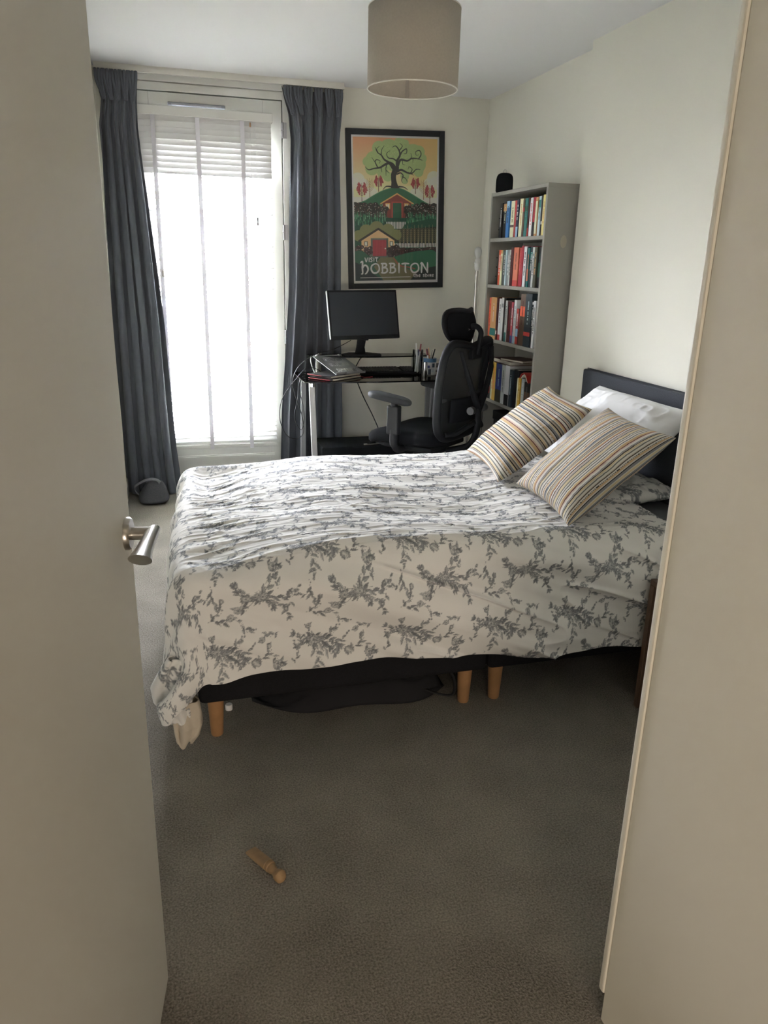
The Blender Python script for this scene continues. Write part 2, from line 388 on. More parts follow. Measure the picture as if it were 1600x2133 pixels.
# ================================================================== CURTAINS + TRACK
tr = MB().bx(-.287, 1.073, 4.812, 4.836, 2.352, 2.375).bx(-.287, 1.073, 4.818, 4.830, 2.374, 2.386).build('curtain_track', trim_m)
tag(tr, 'long white curtain track fixed to the ceiling above the balcony door', 'curtain track')
def curtain(name, lo, hi, top, seed, label, nf, amp, hemz, heading, yc=4.790):
    """lo,hi: lists of (z,x) for the two edges; pleated sheet"""
    nu, nv = 340, 150
    s = np.linspace(0, 1, nu)[None]; t = np.linspace(0, 1, nv)[:, None]
    Z = top-(top-hemz)*t+0*s
    xl = np.interp(-Z, [-a for a, _ in lo], [b_ for _, b_ in lo]); xh = np.interp(-Z, [-a for a, _ in hi], [b_ for _, b_ in hi])
    wob = .16*vnoise(s*3+seed, t*1.1, seed)+.03*vnoise(s*6, t*3, seed+3)
    S = s+.35*wob/ nf*4*sstep(0, .2, t)
    ph = 2*PI*nf*S
    X = xl+(xh-xl)*s + .010*np.sin(2*ph+seed)*sstep(0.05, .3, t)
    A = amp*(.75+.25*sstep(.02, .35, t))*(.75+.35*vnoise(s*nf*.8, t*0+seed, seed+5))
    Y = yc+A*np.sin(ph)+.35*A*np.sin(2.0*ph+1+2*vnoise(s*2, t*2, seed))
    # pinch below the heading tape
    pin = np.exp(-((Z-(top-.14))/.05)**2)
    Y = Y+pin*(-.012)*np.sign(np.sin(ph*1.0))*.5+.004*vnoise(s*60, t*14, seed+9)*np.exp(-((Z-(top-.1))/.12)**2)
    Y = Y - .02*np.exp(-((Z-(top-.14))/.06)**2)
    Z = Z+.009*np.sin(ph+seed)*(1-sstep(0, .05, t))-.006*(1-sstep(0, .05, t)) + .008*vnoise(s*5, t*0, seed)*sstep(.9, 1, t)
    c = thing(name, (0, 0, 0), label, 'curtain')
    o = grid_mesh('curtain_cloth', X, Y, Z, curt_m, c); md = o.modifiers.new('solid', 'SOLIDIFY'); md.thickness = .0015
    # pinch pleat tabs
    for i in range(heading):
        u = (i+.5)/heading; z0 = top-.02
        x = np.interp(-z0, [-a for a, _ in lo], [b_ for _, b_ in lo])*(1-u)+np.interp(-z0, [-a for a, _ in hi], [b_ for _, b_ in hi])*u
        x2 = np.interp(-(top-.15), [-a for a, _ in lo], [b_ for _, b_ in lo])*(1-u)+np.interp(-(top-.15), [-a for a, _ in hi], [b_ for _, b_ in hi])*u
        mb = MB()
        for dx in (-.011, 0, .011):
            mb.tube(spline([(x+dx*1.6, yc-.022, top+.002), (x+dx*1.3, yc-.038, top-.05), ((x+x2)/2+dx*.8, yc-.038, top-.10), (x2+dx*.5, yc-.036, top-.145)], 5), [.0085]*5+[.008]*5+[.006]*5+[.004], 7)
        mb.build('pinch_pleat', curt_m, c, smooth=True)
    return c
curtain('curtain', [(2.34, -.285), (2.20, -.258), (2.08, -.280), (1.2, -.288), (0, -.285)], [(2.34, -.068), (2.20, -.078), (2.08, -.082), (1.6, -.055), (1.0, -.015), (.3, .008), (0, .03)], 2.342, 3, 'dark slate curtain hanging left of the balcony door, flaring to the carpet', 4.3, .036, .012, 5)
curtain('curtain', [(2.34, .712), (2.20, .745), (2.08, .760), (1.2, .745), (.9, .728), (.5, .695), (0, .675)], [(2.34, 1.070), (2.20, 1.058), (2.08, 1.05), (1.2, 1.066), (.5, 1.08), (0, 1.08)], 2.345, 8, 'dark slate curtain hanging between the balcony door and the framed poster', 4.7, .036, .012, 6, 4.838)

# ================================================================== DOOR at left (open, in the foreground)
dv = Vector((.149, .989, 0)).normalized(); nrm = Vector((dv.y, -dv.x, 0))   # nrm points to +x (visible face)
freeP = Vector((-.0765, 1.250, 0)); hinge = freeP-dv*.80
ang = math.atan2(dv.y, dv.x)
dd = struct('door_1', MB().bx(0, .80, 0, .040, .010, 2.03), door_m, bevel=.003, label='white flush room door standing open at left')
dd.location = hinge; dd.rotation_euler = (0, 0, ang)   # local +x to free edge, local y from 0 (visible face) to .04 (back)
# door handle on the visible face, near the free edge (local frame: +x free edge, -y out of the face)
HX, HZ = .762, .982
rose = MB().lathe([(.0265, 0), (.0265, .006), (.024, .009), (.010, .0095)], (HX, 0, HZ), rotm(PI/2), n=36)
rose.build('handle_rose', steel_m, dd, smooth=40)
lev = MB().cyl((HX, -.004, HZ), (HX, -.040, HZ), .0105, n=28)
n = 32; vs = []; fs = []
for j, (x0, r, rz) in enumerate([(-.0, .0105, .0105), (-.03, .0112, .0112), (-.06, .0122, .0122), (-.080, .0135, .0135), (-.104, .0170, .0165)]):
    for k in range(n):
        a = 2*PI*k/n; py = math.cos(a)*r; pz = math.sin(a)*rz
        sh = (py if j == 0 else 0)                          # mitre at the neck
        vs.append((HX+x0+(-sh if j == 0 else 0)+(.010 if j == 0 else 0)-(1.25*pz if j == 4 else 0), -.040+py, HZ+pz+x0*.05))
for j in range(4):
    for k in range(n): fs.append((j*n+k, j*n+(k+1) % n, (j+1)*n+(k+1) % n, (j+1)*n+k))
fs += [tuple(range(n-1, -1, -1)), tuple(4*n+k for k in range(n))]
lev.add(vs, fs)
lev.build('handle_lever', steel_m, dd, smooth=40)
MB().bx(.8, .8012, .008, .032, .86, 1.10).build('latch_plate', steel_m, dd)
for z in (.25, 1.75): MB().cyl((-.004, -.004, z-.045), (-.004, -.004, z+.045), .007).build('hinge', steel_m, dd, smooth=40)

# ================================================================== WARDROBE (right foreground, doors face the room)
wa = thing('wardrobe', (.74, .37, 0), 'tall cream fitted wardrobe at the right beside the doorway', 'wardrobe')
wd, dep = 1.15, .585
MB().bx(0, .018, 0, dep, .0, 2.33).build('side_panel', ward_m, wa)
MB().bx(wd-.018, wd, 0, dep, 0, 2.33).build('side_panel', ward_m, wa)
MB().bx(.018, wd-.018, 0, dep, 2.31, 2.33).bx(.018, wd-.018, 0, dep-.01, .065, .083).bx(.018, wd-.018, 0, .01, 0, 2.31).build('carcass', ward_m, wa)
MB().bx(.018, wd-.018, dep-.03, dep-.012, 0, .065).build('plinth', ward_m, wa)
for i in range(2):
    o = MB().bx(-.003+i*wd/2, wd/2-.004+i*wd/2, dep+.001, dep+.020, .061, 2.325).build('door', ward_m, wa, bevel=.006, segs=3)
    MB().cyl((wd/2-.03+i*.06, dep+.02, 1.0), (wd/2-.03+i*.06, dep+.045, 1.0), .006).cyl((wd/2-.03+i*.06, dep+.045, 1.0), (wd/2-.03+i*.06, dep+.055, 1.0), .013).build('knob', steel_m, o, smooth=40)

# ================================================================== BED
bed = thing('bed', (0, 0, 0), 'charcoal upholstered double bed with wooden peg legs', 'bed')
YN, YFAR = 2.045, 3.235
for x0, x1 in ((.025, .948), (.952, 1.872)):
    MB().bx(x0, x1, YN, YFAR, .138, .345).build('divan_base', divan_m, bed, bevel=.018, segs=3)
    for x in (x0+.045, x1-.062):
        for y in (YN+.055, YFAR-.07):
            MB().lathe([(.0175, 0), (.019, .003), (.026, .14), (.026, .143)], (x+.006, y-.0, 0), n=24).build('leg', oak_m, bed, smooth=40)
for o in bed.children:
    pass
MB().bx(.03, 1.868, YN+.005, YFAR-.005, .347, .53).build('mattress', white_m, bed, bevel=.035, segs=4)
MB().bx(.028, 1.870, YN+.003, YFAR-.003, .44, .536).build('fitted_sheet', mat('grey_sheet', (.20, .21, .225), .9, spec=.1), bed, bevel=.04, segs=4)
hb = MB().bx(1.880, 1.932, YN-.002, YFAR+.003, .30, .955).build('headboard', head_m, bed, bevel=.007, segs=3)
MB().tube([(1.906, YN-.003, .32), (1.906, YN-.003, .952), (1.906, YFAR+.004, .958), (1.906, YFAR+.004, .32)], .002, 6).build('piping', head_m, hb)
for y in (YN+.25, YFAR-.25): MB().bx(1.90, 1.925, y-.03, y+.03, 0, .32).build('headboard_strut', black_m, bed)

# ---- duvet with toile print
TW, TH, PX = .275, .29, 2600.0     # tile size in m, pixels per metre
tw, th = int(TW*PX), int(TH*PX)
cv = Canvas(tw, th, lin((.88, .872, .855)), wrap=True)
dk, md_, lt, pale = lin((.42, .43, .445)), lin((.58, .59, .60)), lin((.69, .69, .69)), lin((.80, .795, .78))
U = .001*PX
def crv(pts, k=6):
    return [(p.x, p.y) for p in spline([(a, b_, 0) for a, b_ in pts], k)]
def leaf_(x, y, a, L, wd_, fill=md_, bend=.25):
    n_ = 10; ax = []; px, py = x, y
    for i in range(n_):
        ax.append((px, py)); aa = a+bend*i/(n_-1); px += L/(n_-1)*math.cos(aa); py += L/(n_-1)*math.sin(aa)
    up = []; dn = []
    for i, (px, py) in enumerate(ax):
        t = i/(n_-1); h = wd_*math.sin(PI*min(1, t**.75))*(1+.16*(-1)**i*(fill is not lt)); aa = a+bend*t; nx, ny = -math.sin(aa), math.cos(aa)
        up.append((px+nx*h, py+ny*h)); dn.append((px-nx*h, py-ny*h))
    cv.poly(up+dn[::-1], fill, .8); cv.poly(ax+dn[::-1], dk, .45); cv.stroke(up, .6*U, dk, .8); cv.stroke(dn, .8*U, dk, .9); cv.stroke(ax, .5*U, dk, .8)
def flower_(x, y, r, petals=7, rot=0, sq=.85):
    for ring, (rr, pl, fc) in enumerate(((r, petals, lt), (r*.66, petals-1, pale), (r*.36, petals-2, lt))):
        for i in range(pl):
            a = rot+2*PI*i/pl+ring*.5; cx, cy = x+rr*.66*math.cos(a), y+rr*.66*sq*math.sin(a)
            P = [(cx+rr*.40*math.cos(t), cy+rr*.38*math.sin(t)) for t in np.linspace(0, 2*PI, 12)]
            cv.poly(P, fc, .95); cv.stroke(P, .65*U, dk, .85); cv.stroke([(x, y), (cx, cy)], .5*U, md_, .8)
    cv.ell(x, y, r*.16, r*.15, dk, .9)
def tulip_(x, y, a, r):
    for da in (-.55, .55, -.22, .22, 0): leaf_(x, y, a+da, r*(1 if da else 1.06), r*.20, pale if abs(da) < .3 else lt, -da*1.1)
def bunch_(x, y, a, L, seed):
    """drooping run of little five-petal blossoms"""
    r_ = random.Random(seed)
    for i in range(6):
        t = i/5; fx = x+L*t*math.cos(a)+r_.uniform(-.12, .12)*L; fy = y+L*t*math.sin(a)+r_.uniform(-.12, .12)*L
        cv.stroke([(x, y), (fx, fy)], .5*U, md_, .8); flower_(fx, fy, L*(.17-.06*t), 5, r_.random()*3)
def sprig_(x, y, a, L, seed, end='t', curl=.8, lw=1.2, leaves=1.0):
    L = L*1.14; r_ = random.Random(seed); pts = [(x, y)]; aa = a
    for i in range(6):
        aa += curl*.42*(1 if i < 3 else -1.1); x += L/6*math.cos(aa); y += L/6*math.sin(aa); pts.append((x, y))
    P = crv(pts, 5); cv.stroke(P, [lw*1.4*U, lw*.6*U], dk, .95)
    for i in range(4, len(P)-1, 5):
        px, py = P[i]; ta = math.atan2(P[i][1]-P[i-1][1], P[i][0]-P[i-1][0]); sd = 1 if (i//5) % 2 else -1
        if r_.random() < .9*leaves: leaf_(px, py, ta+sd*r_.uniform(.55, .9), L*r_.uniform(.25, .38), L*.058, r_.choice([md_, dk, lt, md_]), sd*r_.uniform(-.7, .1))
        if r_.random() < .6*leaves:
            q = -sd; cv.stroke(crv([(px, py), (px+L*.09*math.cos(ta+q*.9), py+L*.09*math.sin(ta+q*.9)), (px+L*.16*math.cos(ta+q*.5), py+L*.16*math.sin(ta+q*.5))], 4), [.9*U, .5*U], dk, .9)
            cv.ell(px+L*.165*math.cos(ta+q*.5), py+L*.165*math.sin(ta+q*.5), 1.5*U, 1.3*U, md_)
    ex, ey = P[-1]
    if end == 't': tulip_(ex, ey, aa, L*.26)
    elif end == 'f': flower_(ex, ey, L*.16, 7, seed)
    elif end == 'b': bunch_(ex, ey, aa, L*.36, seed)
    elif end == 'l': [leaf_(ex, ey, aa+q, L*.26, L*.05, md_, q*.3) for q in (-.7, 0, .7)]
    return ex, ey
def mm(a): return a*U
def cluster(cx, cy, seed, rad=1.0):
    r_ = random.Random(seed)
    for i in range(16):
        a = 2*PI*i/16+r_.uniform(-.2, .2); leaf_(cx+mm(4)*math.cos(a), cy+mm(4)*math.sin(a), a, mm(r_.uniform(15, 27)*rad), mm(r_.uniform(2.2, 3.6)), r_.choice([md_, dk, md_, lt]), r_.uniform(-.7, .7))
    for i in range(4):
        a = 2*PI*i/4+.5; flower_(cx+mm(13)*rad*math.cos(a), cy+mm(9)*rad*math.sin(a), mm(r_.uniform(6.5, 8)), 7, i)
    flower_(cx, cy, mm(10.5), 9)
# motif A: long spray sweeping right from a leafy cluster
ax_, ay_ = mm(80), mm(62)
sprig_(ax_, ay_, .55, mm(92), 1, 't', -.35, 1.9); sprig_(ax_, ay_, .30, mm(64), 2, 't', .5, 1.4); sprig_(ax_, ay_, .85, mm(74), 3, 'l', -.9, 1.5)
sprig_(ax_, ay_, -.75, mm(58), 4, 'b', .6); sprig_(ax_, ay_, -1.5, mm(44), 5, 'f', -.6); sprig_(ax_, ay_, 1.75, mm(66), 6, 'b', -.5); sprig_(ax_, ay_, 2.6, mm(44), 7, 'f', .6)
sprig_(ax_, ay_, -2.5, mm(52), 8, 'l', -.5); sprig_(ax_, ay_, 3.3, mm(36), 9, 't', .4); sprig_(ax_+mm(50), ay_+mm(28), -.9, mm(48), 10, 'b', .5); sprig_(ax_+mm(40), ay_+mm(22), 1.2, mm(30), 12, 't', -.5)
cluster(ax_, ay_, 21)
# motif B: upright spray with a round bloom
bx2, by2 = mm(212), mm(200)
sprig_(bx2, by2, -1.35, mm(80), 31, 'f', .35, 1.5); sprig_(bx2, by2, -.5, mm(76), 32, 'b', .7, 1.4); sprig_(bx2, by2, .3, mm(60), 33, 'l', .5); sprig_(bx2, by2, -2.4, mm(70), 34, 't', -.6)
sprig_(bx2, by2, 2.9, mm(72), 35, 'f', -.5, 1.5); sprig_(bx2, by2, 2.2, mm(56), 36, 't', .8); sprig_(bx2, by2, 1.3, mm(44), 37, 'l', -.7); sprig_(bx2-mm(46), by2+mm(4), -1.9, mm(44), 38, 'l', -.6); sprig_(bx2+mm(44), by2-mm(22), -1.2, mm(46), 39, 't', -.6)
cluster(bx2, by2, 22); cluster(bx2-mm(46), by2+mm(6), 23, .65)
for x, y, a, L, s_, e_ in ((70, 160, .9, 56, 70, 'b'), (60, 262, -.5, 58, 71, 'f'), (196, 110, -1.5, 50, 72, 't'), (15, 215, 1.2, 52, 73, 'l'), (255, 25, 2.4, 48, 74, 'f'), (70, 262, -1.5, 50, 75, 't'), (22, 120, -1.9, 46, 76, 'b'), (135, 268, .2, 44, 77, 'b'), (230, 85, .3, 44, 78, 'l'), (60, 200, 2.6, 44, 79, 'b')):
    sprig_(mm(x), mm(y), a, mm(L), s_, e_, .8, .9)

ZT = .598; X0, Y0 = .062, 2.085; RX, RY, R = 1.56, 1.08, .105       # flat rectangle origin, size, edge radius
Lf = .47; Lfar = .40
def duvet_arrays(us, vsn):
    Ug, Vg = np.meshgrid(us, vsn)
    Ln = .366+.070*np.clip(Ug, 0, 1.7)+.16*sstep(0, -.35, Ug)+.020*vnoise(Ug*2.3, Ug*0+3, 4)+.01*vnoise(Ug*7, Ug*0+3, 14)                     # near drop varies along the bed
    Vg = np.where(Vg < 0, Vg/.50*Ln, Vg)
    du = np.minimum(Ug, 0); dvn = np.minimum(Vg, 0); dvf = np.maximum(Vg-RY, 0)
    sgn = np.where(Vg > RY, 1., -1.)
    dvv = -dvn+dvf
    s_ = np.hypot(du, dvv); crn = np.clip(2*np.abs(du*dvv)/np.maximum(s_**2, 1e-9), 0, 1); s_ = np.where(s_ > .34, .34+(s_-.34)*(1-.62*crn), s_)
    dx = np.where(s_ > 1e-9, du/np.maximum(s_, 1e-9), 0); dy = np.where(s_ > 1e-9, sgn*dvv/np.maximum(s_, 1e-9), 0)
    corner = np.clip(2*np.abs(dx*dy), 0, 1)
    arc = R*PI/2
    off = np.where(s_ < arc, R*np.sin(np.minimum(s_, arc)/R), R+.045*(s_-arc))
    drop = np.where(s_ < arc, R*(1-np.cos(np.minimum(s_, arc)/R)), R+(s_-arc)*.995)
    # corner folds
    phi = np.arctan2(np.abs(dy), np.abs(dx)); down = sstep(.08, .45, drop)
    off = off+corner*down*(.035*np.sin(phi*7+.6)+.03)-corner*.045*sstep(.35, .6, drop)
    X = X0+np.clip(Ug, 0, RX+.2)+dx*off; Y = Y0+np.clip(Vg, 0, RY)+dy*off; Z = ZT-drop
    # puffiness and wrinkles
    top = 1-sstep(0, .10, s_); side = sstep(.05, .16, s_)
    nrm_top = .017*fbm(Ug*2.2+3, Vg*2.4, 21, 2)+.004*fbm(Ug*5+.8*Vg, Vg*8, 5, 2)
    wx = Ug+.15*vnoise(Ug*2, Vg*3, 77)
    wr = .0030*np.clip(ridge(wx*2.9+.6*Vg, Vg*16-1.2*Ug+1.1*vnoise(Ug*3, Vg*3, 8), 31), 0, 1)**2+.0022*np.clip(ridge(wx*6, Vg*34+3*Ug, 33), 0, 1)+.0018*np.clip(ridge(wx*9+5*Vg, Vg*60-4*Ug, 35), 0, 1)**2
    edge = np.exp(-(Ug/.22)**2)                                    # short gathers across the foot edge
    wr = wr+edge*.005*np.clip(ridge(Ug*6+Vg*5, Vg*24-6*Ug, 41), 0, 1)
    Z = Z+top*(nrm_top+wr)
    foot_lift = .0
    dgn = (Vg*1.0+Ug*.38)                                          # diagonal drag lines on the near side
    sw = .026*fbm(Ug*1.6+Vg*1.2, dgn*6.5, 51, 2)+.018*np.clip(ridge(Ug*1.4, dgn*15+.6*vnoise(Ug*3, Vg*3, 3), 53), 0, 1)**2+.007*vnoise(Ug*4, dgn*20, 55)
    hemroll = .012*np.exp(-((drop-.36)/.05)**2)
    nearside = (Vg < 0)*side*(1-.5*corner)
    Y = Y-nearside*(sw+.3*hemroll); 
    X = X-side*np.abs(dx)*(.012*fbm(Vg*9+2*Ug, Ug*2, 61, 2)+.010*np.sin(Vg*26)*sstep(.1, .4, drop))
    # sag by the pillow end
    Z = Z-.02*sstep(1.35, 1.56, Ug)*top-.055*np.exp(-(np.maximum(Ug, 0)/.28)**2-((Vg-RY)/.45)**2)*top-.02*np.exp(-(np.maximum(Ug, 0)/.12)**2)*top
    X = X+.055*sstep(.15, 1.05, Vg)*(1-sstep(0, .9, Ug))
    Z = np.maximum(Z, .020)
    return Ug, Vg, X, Y, Z
us = np.concatenate([np.linspace(-Lf, 0, 130)[:-1], np.linspace(0, RX, 560)])
vsn = np.concatenate([np.linspace(-.50, 0, 190)[:-1], np.linspace(0, .5, 150)[:-1], np.linspace(.5, RY, 120)[:-1], np.linspace(RY, RY+Lfar, 50)])
Ug, Vg, X, Y, Z = duvet_arrays(us, vsn)
colr = cv.sample((Ug+.06)*PX*1.0+0*Vg, (-Vg+.05)*PX)
cloth_print = vcol_mat('toile_print_cotton', .85, bump=(700, .15, .0005), spec=.15)
duv = thing('duvet', (0, 0, 0), 'white duvet with grey floral sprig print spread over the bed', 'duvet')
dvo = grid_mesh('duvet_cover', X, Y, Z, cloth_print, duv, col=colr)
mdl = dvo.modifiers.new('solid', 'SOLIDIFY'); mdl.thickness = .006; mdl.offset = -1
# the bunched corner hanging at the foot: printed fold and plain lining below it
def hang(name, rows, yc_, m, printed, seed):
    z_, xl_, xr_, dp_ = np.array(rows).T; nn = 60; na_ = 64
    zz = np.linspace(z_[0], z_[-1], nn); f_ = lambda q: np.interp(-zz, -z_, q)
    xl2, xr2, dp2 = f_(xl_)[:, None], f_(xr_)[:, None], f_(dp_)[:, None]; th_ = np.linspace(0, 2*PI, na_, endpoint=False)[None]
    XX = (xl2+xr2)/2+(xr2-xl2)/2*np.cos(th_); YY = yc_+dp2*np.sin(th_)*(1+.25*np.sin(5*th_+seed))+.006*vnoise(th_*2.5, zz[:, None]*25, seed); ZZ = zz[:, None]+.010*np.sin(3*th_+seed)*sstep(.6, 1, np.linspace(0, 1, nn))[:, None]
    c_ = cv.sample((XX+.3)*PX, (-ZZ+YY*.3+.2)*PX) if printed else None
    o_ = grid_mesh(name, XX, YY, ZZ, m, duv, col=c_, closed_u=True); md = o_.modifiers.new('solid', 'SOLIDIFY'); md.thickness = .004
hang('corner_fold', [(.33, -.050, .020, .016), (.285, -.080, .012, .024), (.245, -.102, .004, .030), (.205, -.098, .004, .030), (.165, -.072, .004, .027), (.125, -.052, .004, .024)], 2.000, cloth_print, True, 2)
hang('lining', [(.19, -.045, .022, .018), (.15, -.050, .028, .021), (.11, -.047, .030, .022), (.075, -.045, .018, .020), (.050, -.042, -.004, .015)], 2.002, mat('ecru_cotton', (.56, .49, .39), .9), False, 4)
# ---- pillows and striped cushions
def frame_from(A, B, D):
    A, B, D = Vector(A), Vector(B), Vector(D); x = (B-A).normalized(); n_ = x.cross(D-A).normalized(); y = n_.cross(x)
    return x, y, n_
def pillow_arrays(w, h, T, nu, nv, seed, pinch=.06, wrk=1.0, corner=1.0):
    def inv(n_, wd_):
        u_ = np.linspace(-1, 1, 4001); h_ = T*np.clip(1-u_**2, 0, 1)**.42; L_ = np.concatenate([[0], np.cumsum(np.hypot(np.diff(u_)*wd_/2, np.diff(h_)))])
        return np.interp(np.linspace(0, 1, n_), L_/L_[-1], u_)
    a = inv(nu, w); bq = inv(nv, h)
    A, B_ = np.meshgrid(a, bq)
    hh = T*np.clip((1-A**2)*(1-B_**2), 0, 1)**.42
    xx = A*w/2*(1-pinch*(1-B_**2)*np.abs(A)**1.5); yy = B_*h/2*(1-pinch*(1-A**2)*np.abs(B_)**1.5)
    return A, B_, xx, yy, hh
def make_pillow(name, part, w, h, T, M, o, m, label, cat, seed, colfn=None, nu=120, nv=120, group=None, wrk=.006, pinch=.06):
    A, B_, xx, yy, hh = pillow_arrays(w, h, T, nu, nv, seed, pinch)
    t = thing(name, (0, 0, 0), label, cat, group)
    cen = sum((M @ Vector((0, 0, 0)) for _ in range(1)), Vector())+Vector(o)
    edge = 1-np.clip((1-A**2)*(1-B_**2), 0, 1)
    Xs = []; 
    for side in (1, -1):
        W = wrk*(1.0*fbm(A*1.7+seed, B_*1.7, seed, 2)+.35*edge*np.clip(ridge(A*7+seed, B_*7, seed+2), 0, 1)*sstep(0, .2, 1-np.abs(A))*sstep(0, .2, 1-np.abs(B_))*2)
        zz = side*(hh+W*np.clip(hh/T, 0, 1)*2)
        Xs.append(np.stack([xx, yy, zz], -1))
    L = np.concatenate([Xs[0], Xs[1][::-1]], 0).reshape(-1, 3)
    Mn = np.array(M); G = L@Mn.T+np.array(o)
    G = G.reshape(2*nv, nu, 3)
    col = None
    if colfn is not None:
        c1 = colfn(A, B_); col = np.concatenate([c1, c1[::-1]], 0)
    ob = grid_mesh(part, G[..., 0], G[..., 1], G[..., 2], m, t, col=col)
    bm_ = bmesh.new(); bm_.from_mesh(ob.data); bmesh.ops.remove_doubles(bm_, verts=bm_.verts, dist=.0004); bmesh.ops.recalc_face_normals(bm_, faces=bm_.faces); bm_.to_mesh(ob.data); bm_.free(); ob.data.shade_smooth()
    return t, ob
stripe_seq = []
pal = {'w': (.86, .84, .80), 'k': (.13, .13, .16), 'o': (.80, .68, .52), 't': (.72, .66, .59), 'g': (.47, .46, .44), 'd': (.43, .23, .24), 'y': (.83, .76, .62), 'G': (.55, .55, .56), 'p': (.82, .73, .67)}
pat = 'www k ww oooo d pp www GG t k yyy w gg www t k ww dots oo p w k GGG w yy k tt gg w ooo d www k pp G w k t yyyy gg ww k'.split()
for tok in pat:
    if tok == 'dots': stripe_seq += [('D', 1.3)]
    else: stripe_seq += [(tok[0], len(tok)*(.95 if tok[0] not in 'kd' else 1.15))]
tot = sum(a for _, a in stripe_seq); edges = np.cumsum([0]+[a for _, a in stripe_seq])/tot
def arcl(a, T, w):
    u_ = np.linspace(-1, 1, 4001); h_ = T*np.clip(1-u_**2, 0, 1)**.42; L_ = np.concatenate([[0], np.cumsum(np.hypot(np.diff(u_)*w/2, np.diff(h_)))]); return np.interp(a, u_, L_/L_[-1])*2-1
def stripes(s_, along, rep=3.0, ph=0.0):
    f = (s_*rep+ph) % 1.0; idx = np.clip(np.searchsorted(edges, f, side='right')-1, 0, len(stripe_seq)-1)
    P_ = np.array([lin(pal['w' if c == 'D' else c]) for c, _ in stripe_seq])*.84; out = P_[idx]
    isd = np.array([c == 'D' for c, _ in stripe_seq])[idx]
    dot = isd & ((along*62) % 1 < .55); out = out.copy(); out[dot] = lin((.2, .2, .22)); return out
stripe_m = vcol_mat('striped_cotton', .85, bump=(600, .2, .0006), spec=.15)
def cushion(A, B, Cc, D, T, label, along_x, seed, ph):
    A, B, Cc, D = map(Vector, (A, B, Cc, D)); x, y, n_ = frame_from(A, B, D)
    if n_.z < 0: n_ = -n_
    cen = (A+B+Cc+D)/4; w = ((B-A).length+(Cc-D).length)/2; h = ((D-A).length+(Cc-B).length)/2
    M = Matrix(((x.x, y.x, n_.x), (x.y, y.y, n_.y), (x.z, y.z, n_.z)))
    if along_x: f = lambda a, b_: stripes((arcl(b_, T, w)+1)/2, (a+1)/2, 2.3, ph); nu, nv = 150, 460
    else: f = lambda a, b_: stripes((arcl(a, T, w)+1)/2, (b_+1)/2, 2.3, ph); nu, nv = 460, 150
    t, ob = make_pillow('cushion', 'cushion_cover', w*1.0, h*1.0, T, M, cen+n_*.0, stripe_m, label, 'cushion', seed, f, nu, nv, wrk=.0028, pinch=.085)
    t['group'] = 'striped cushions on the bed'
    for (pp, qq) in (((A, B), 1), ((D, Cc), 1)):
        pass
    return t
cushion((1.235, 3.04, .635), (1.19, 2.60, .615), (1.535, 2.545, .895), (1.578, 2.98, .917), .062, 'striped cushion farther from the camera, leaning by the bookcase', True, 5, .1)
cushion((1.226, 2.51, .632), (1.205, 2.07, .615), (1.548, 2.045, .895), (1.560, 2.485, .912), .066, 'striped cushion nearer the camera, overlapping the other striped one', False, 9, .3)
# white pillows leaning against the headboard
def lean(cx, cy, cz, w, h, T, tilt, label, m, seed, col=None, yaw=0):
    # local x along the bed width (world y), local y up the slope, tilt from horizontal
    x = Vector((math.sin(yaw), -math.cos(yaw), 0)); y = Vector((math.cos(tilt), 0, math.sin(tilt))); n_ = x.cross(y)
    M = Matrix(((x.x, y.x, n_.x), (x.y, y.y, n_.y), (x.z, y.z, n_.z)))
    return make_pillow('pillow', 'pillow_case', w, h, T, M, (cx, cy, cz), m, label, 'pillow', seed, col, 110, 90, wrk=.010)
lean(1.675, 2.66, .588, .62, .36, .042, .04, 'grey floral pillow lying under the white pillow by the headboard', cloth_print, 12, lambda a, b_: cv.sample((a*.31+.4)*PX, (b_*.18+.4)*PX))
lean(1.700, 2.69, .775, .68, .40, .078, .72, 'plump white pillow leaning on the charcoal headboard behind the striped cushions', white_m, 17)

# ================================================================== NIGHTSTAND
ns = thing('nightstand', (1.449, 1.42, 0), 'brown wooden nightstand beside the bed, mostly hidden by the wardrobe', 'nightstand')
MB().bx(0.0, .40, .50, .515, 0, .46).bx(0, .40, 0, .015, 0, .46).bx(.005, .40, 0, .515, .025, .045).bx(.385, .40, 0, .515, .02, .44).build('cabinet', nights_m, ns)
MB().bx(-.004, .40, -.004, .519, .445, .462).build('top', nights_m, ns, bevel=.002)
for y0_ in (.498, -.004): MB().bx(-.004, .012, y0_, y0_+.021, 0, .445).build('front_post', nights_m, ns, bevel=.002)
for z0, z1 in ((.235, .440), (.03, .228)):
    d = MB().bx(.004, .022, .018, .495, z0, z1).build('drawer', nights_m, ns, bevel=.004)
    MB().lathe([(.005, 0), (.004, .012), (.012, .016), (.011, .024)], (.004, .256, (z0+z1)/2), rotm(0, -PI/2), n=16).build('knob', steel_m, d, smooth=40)

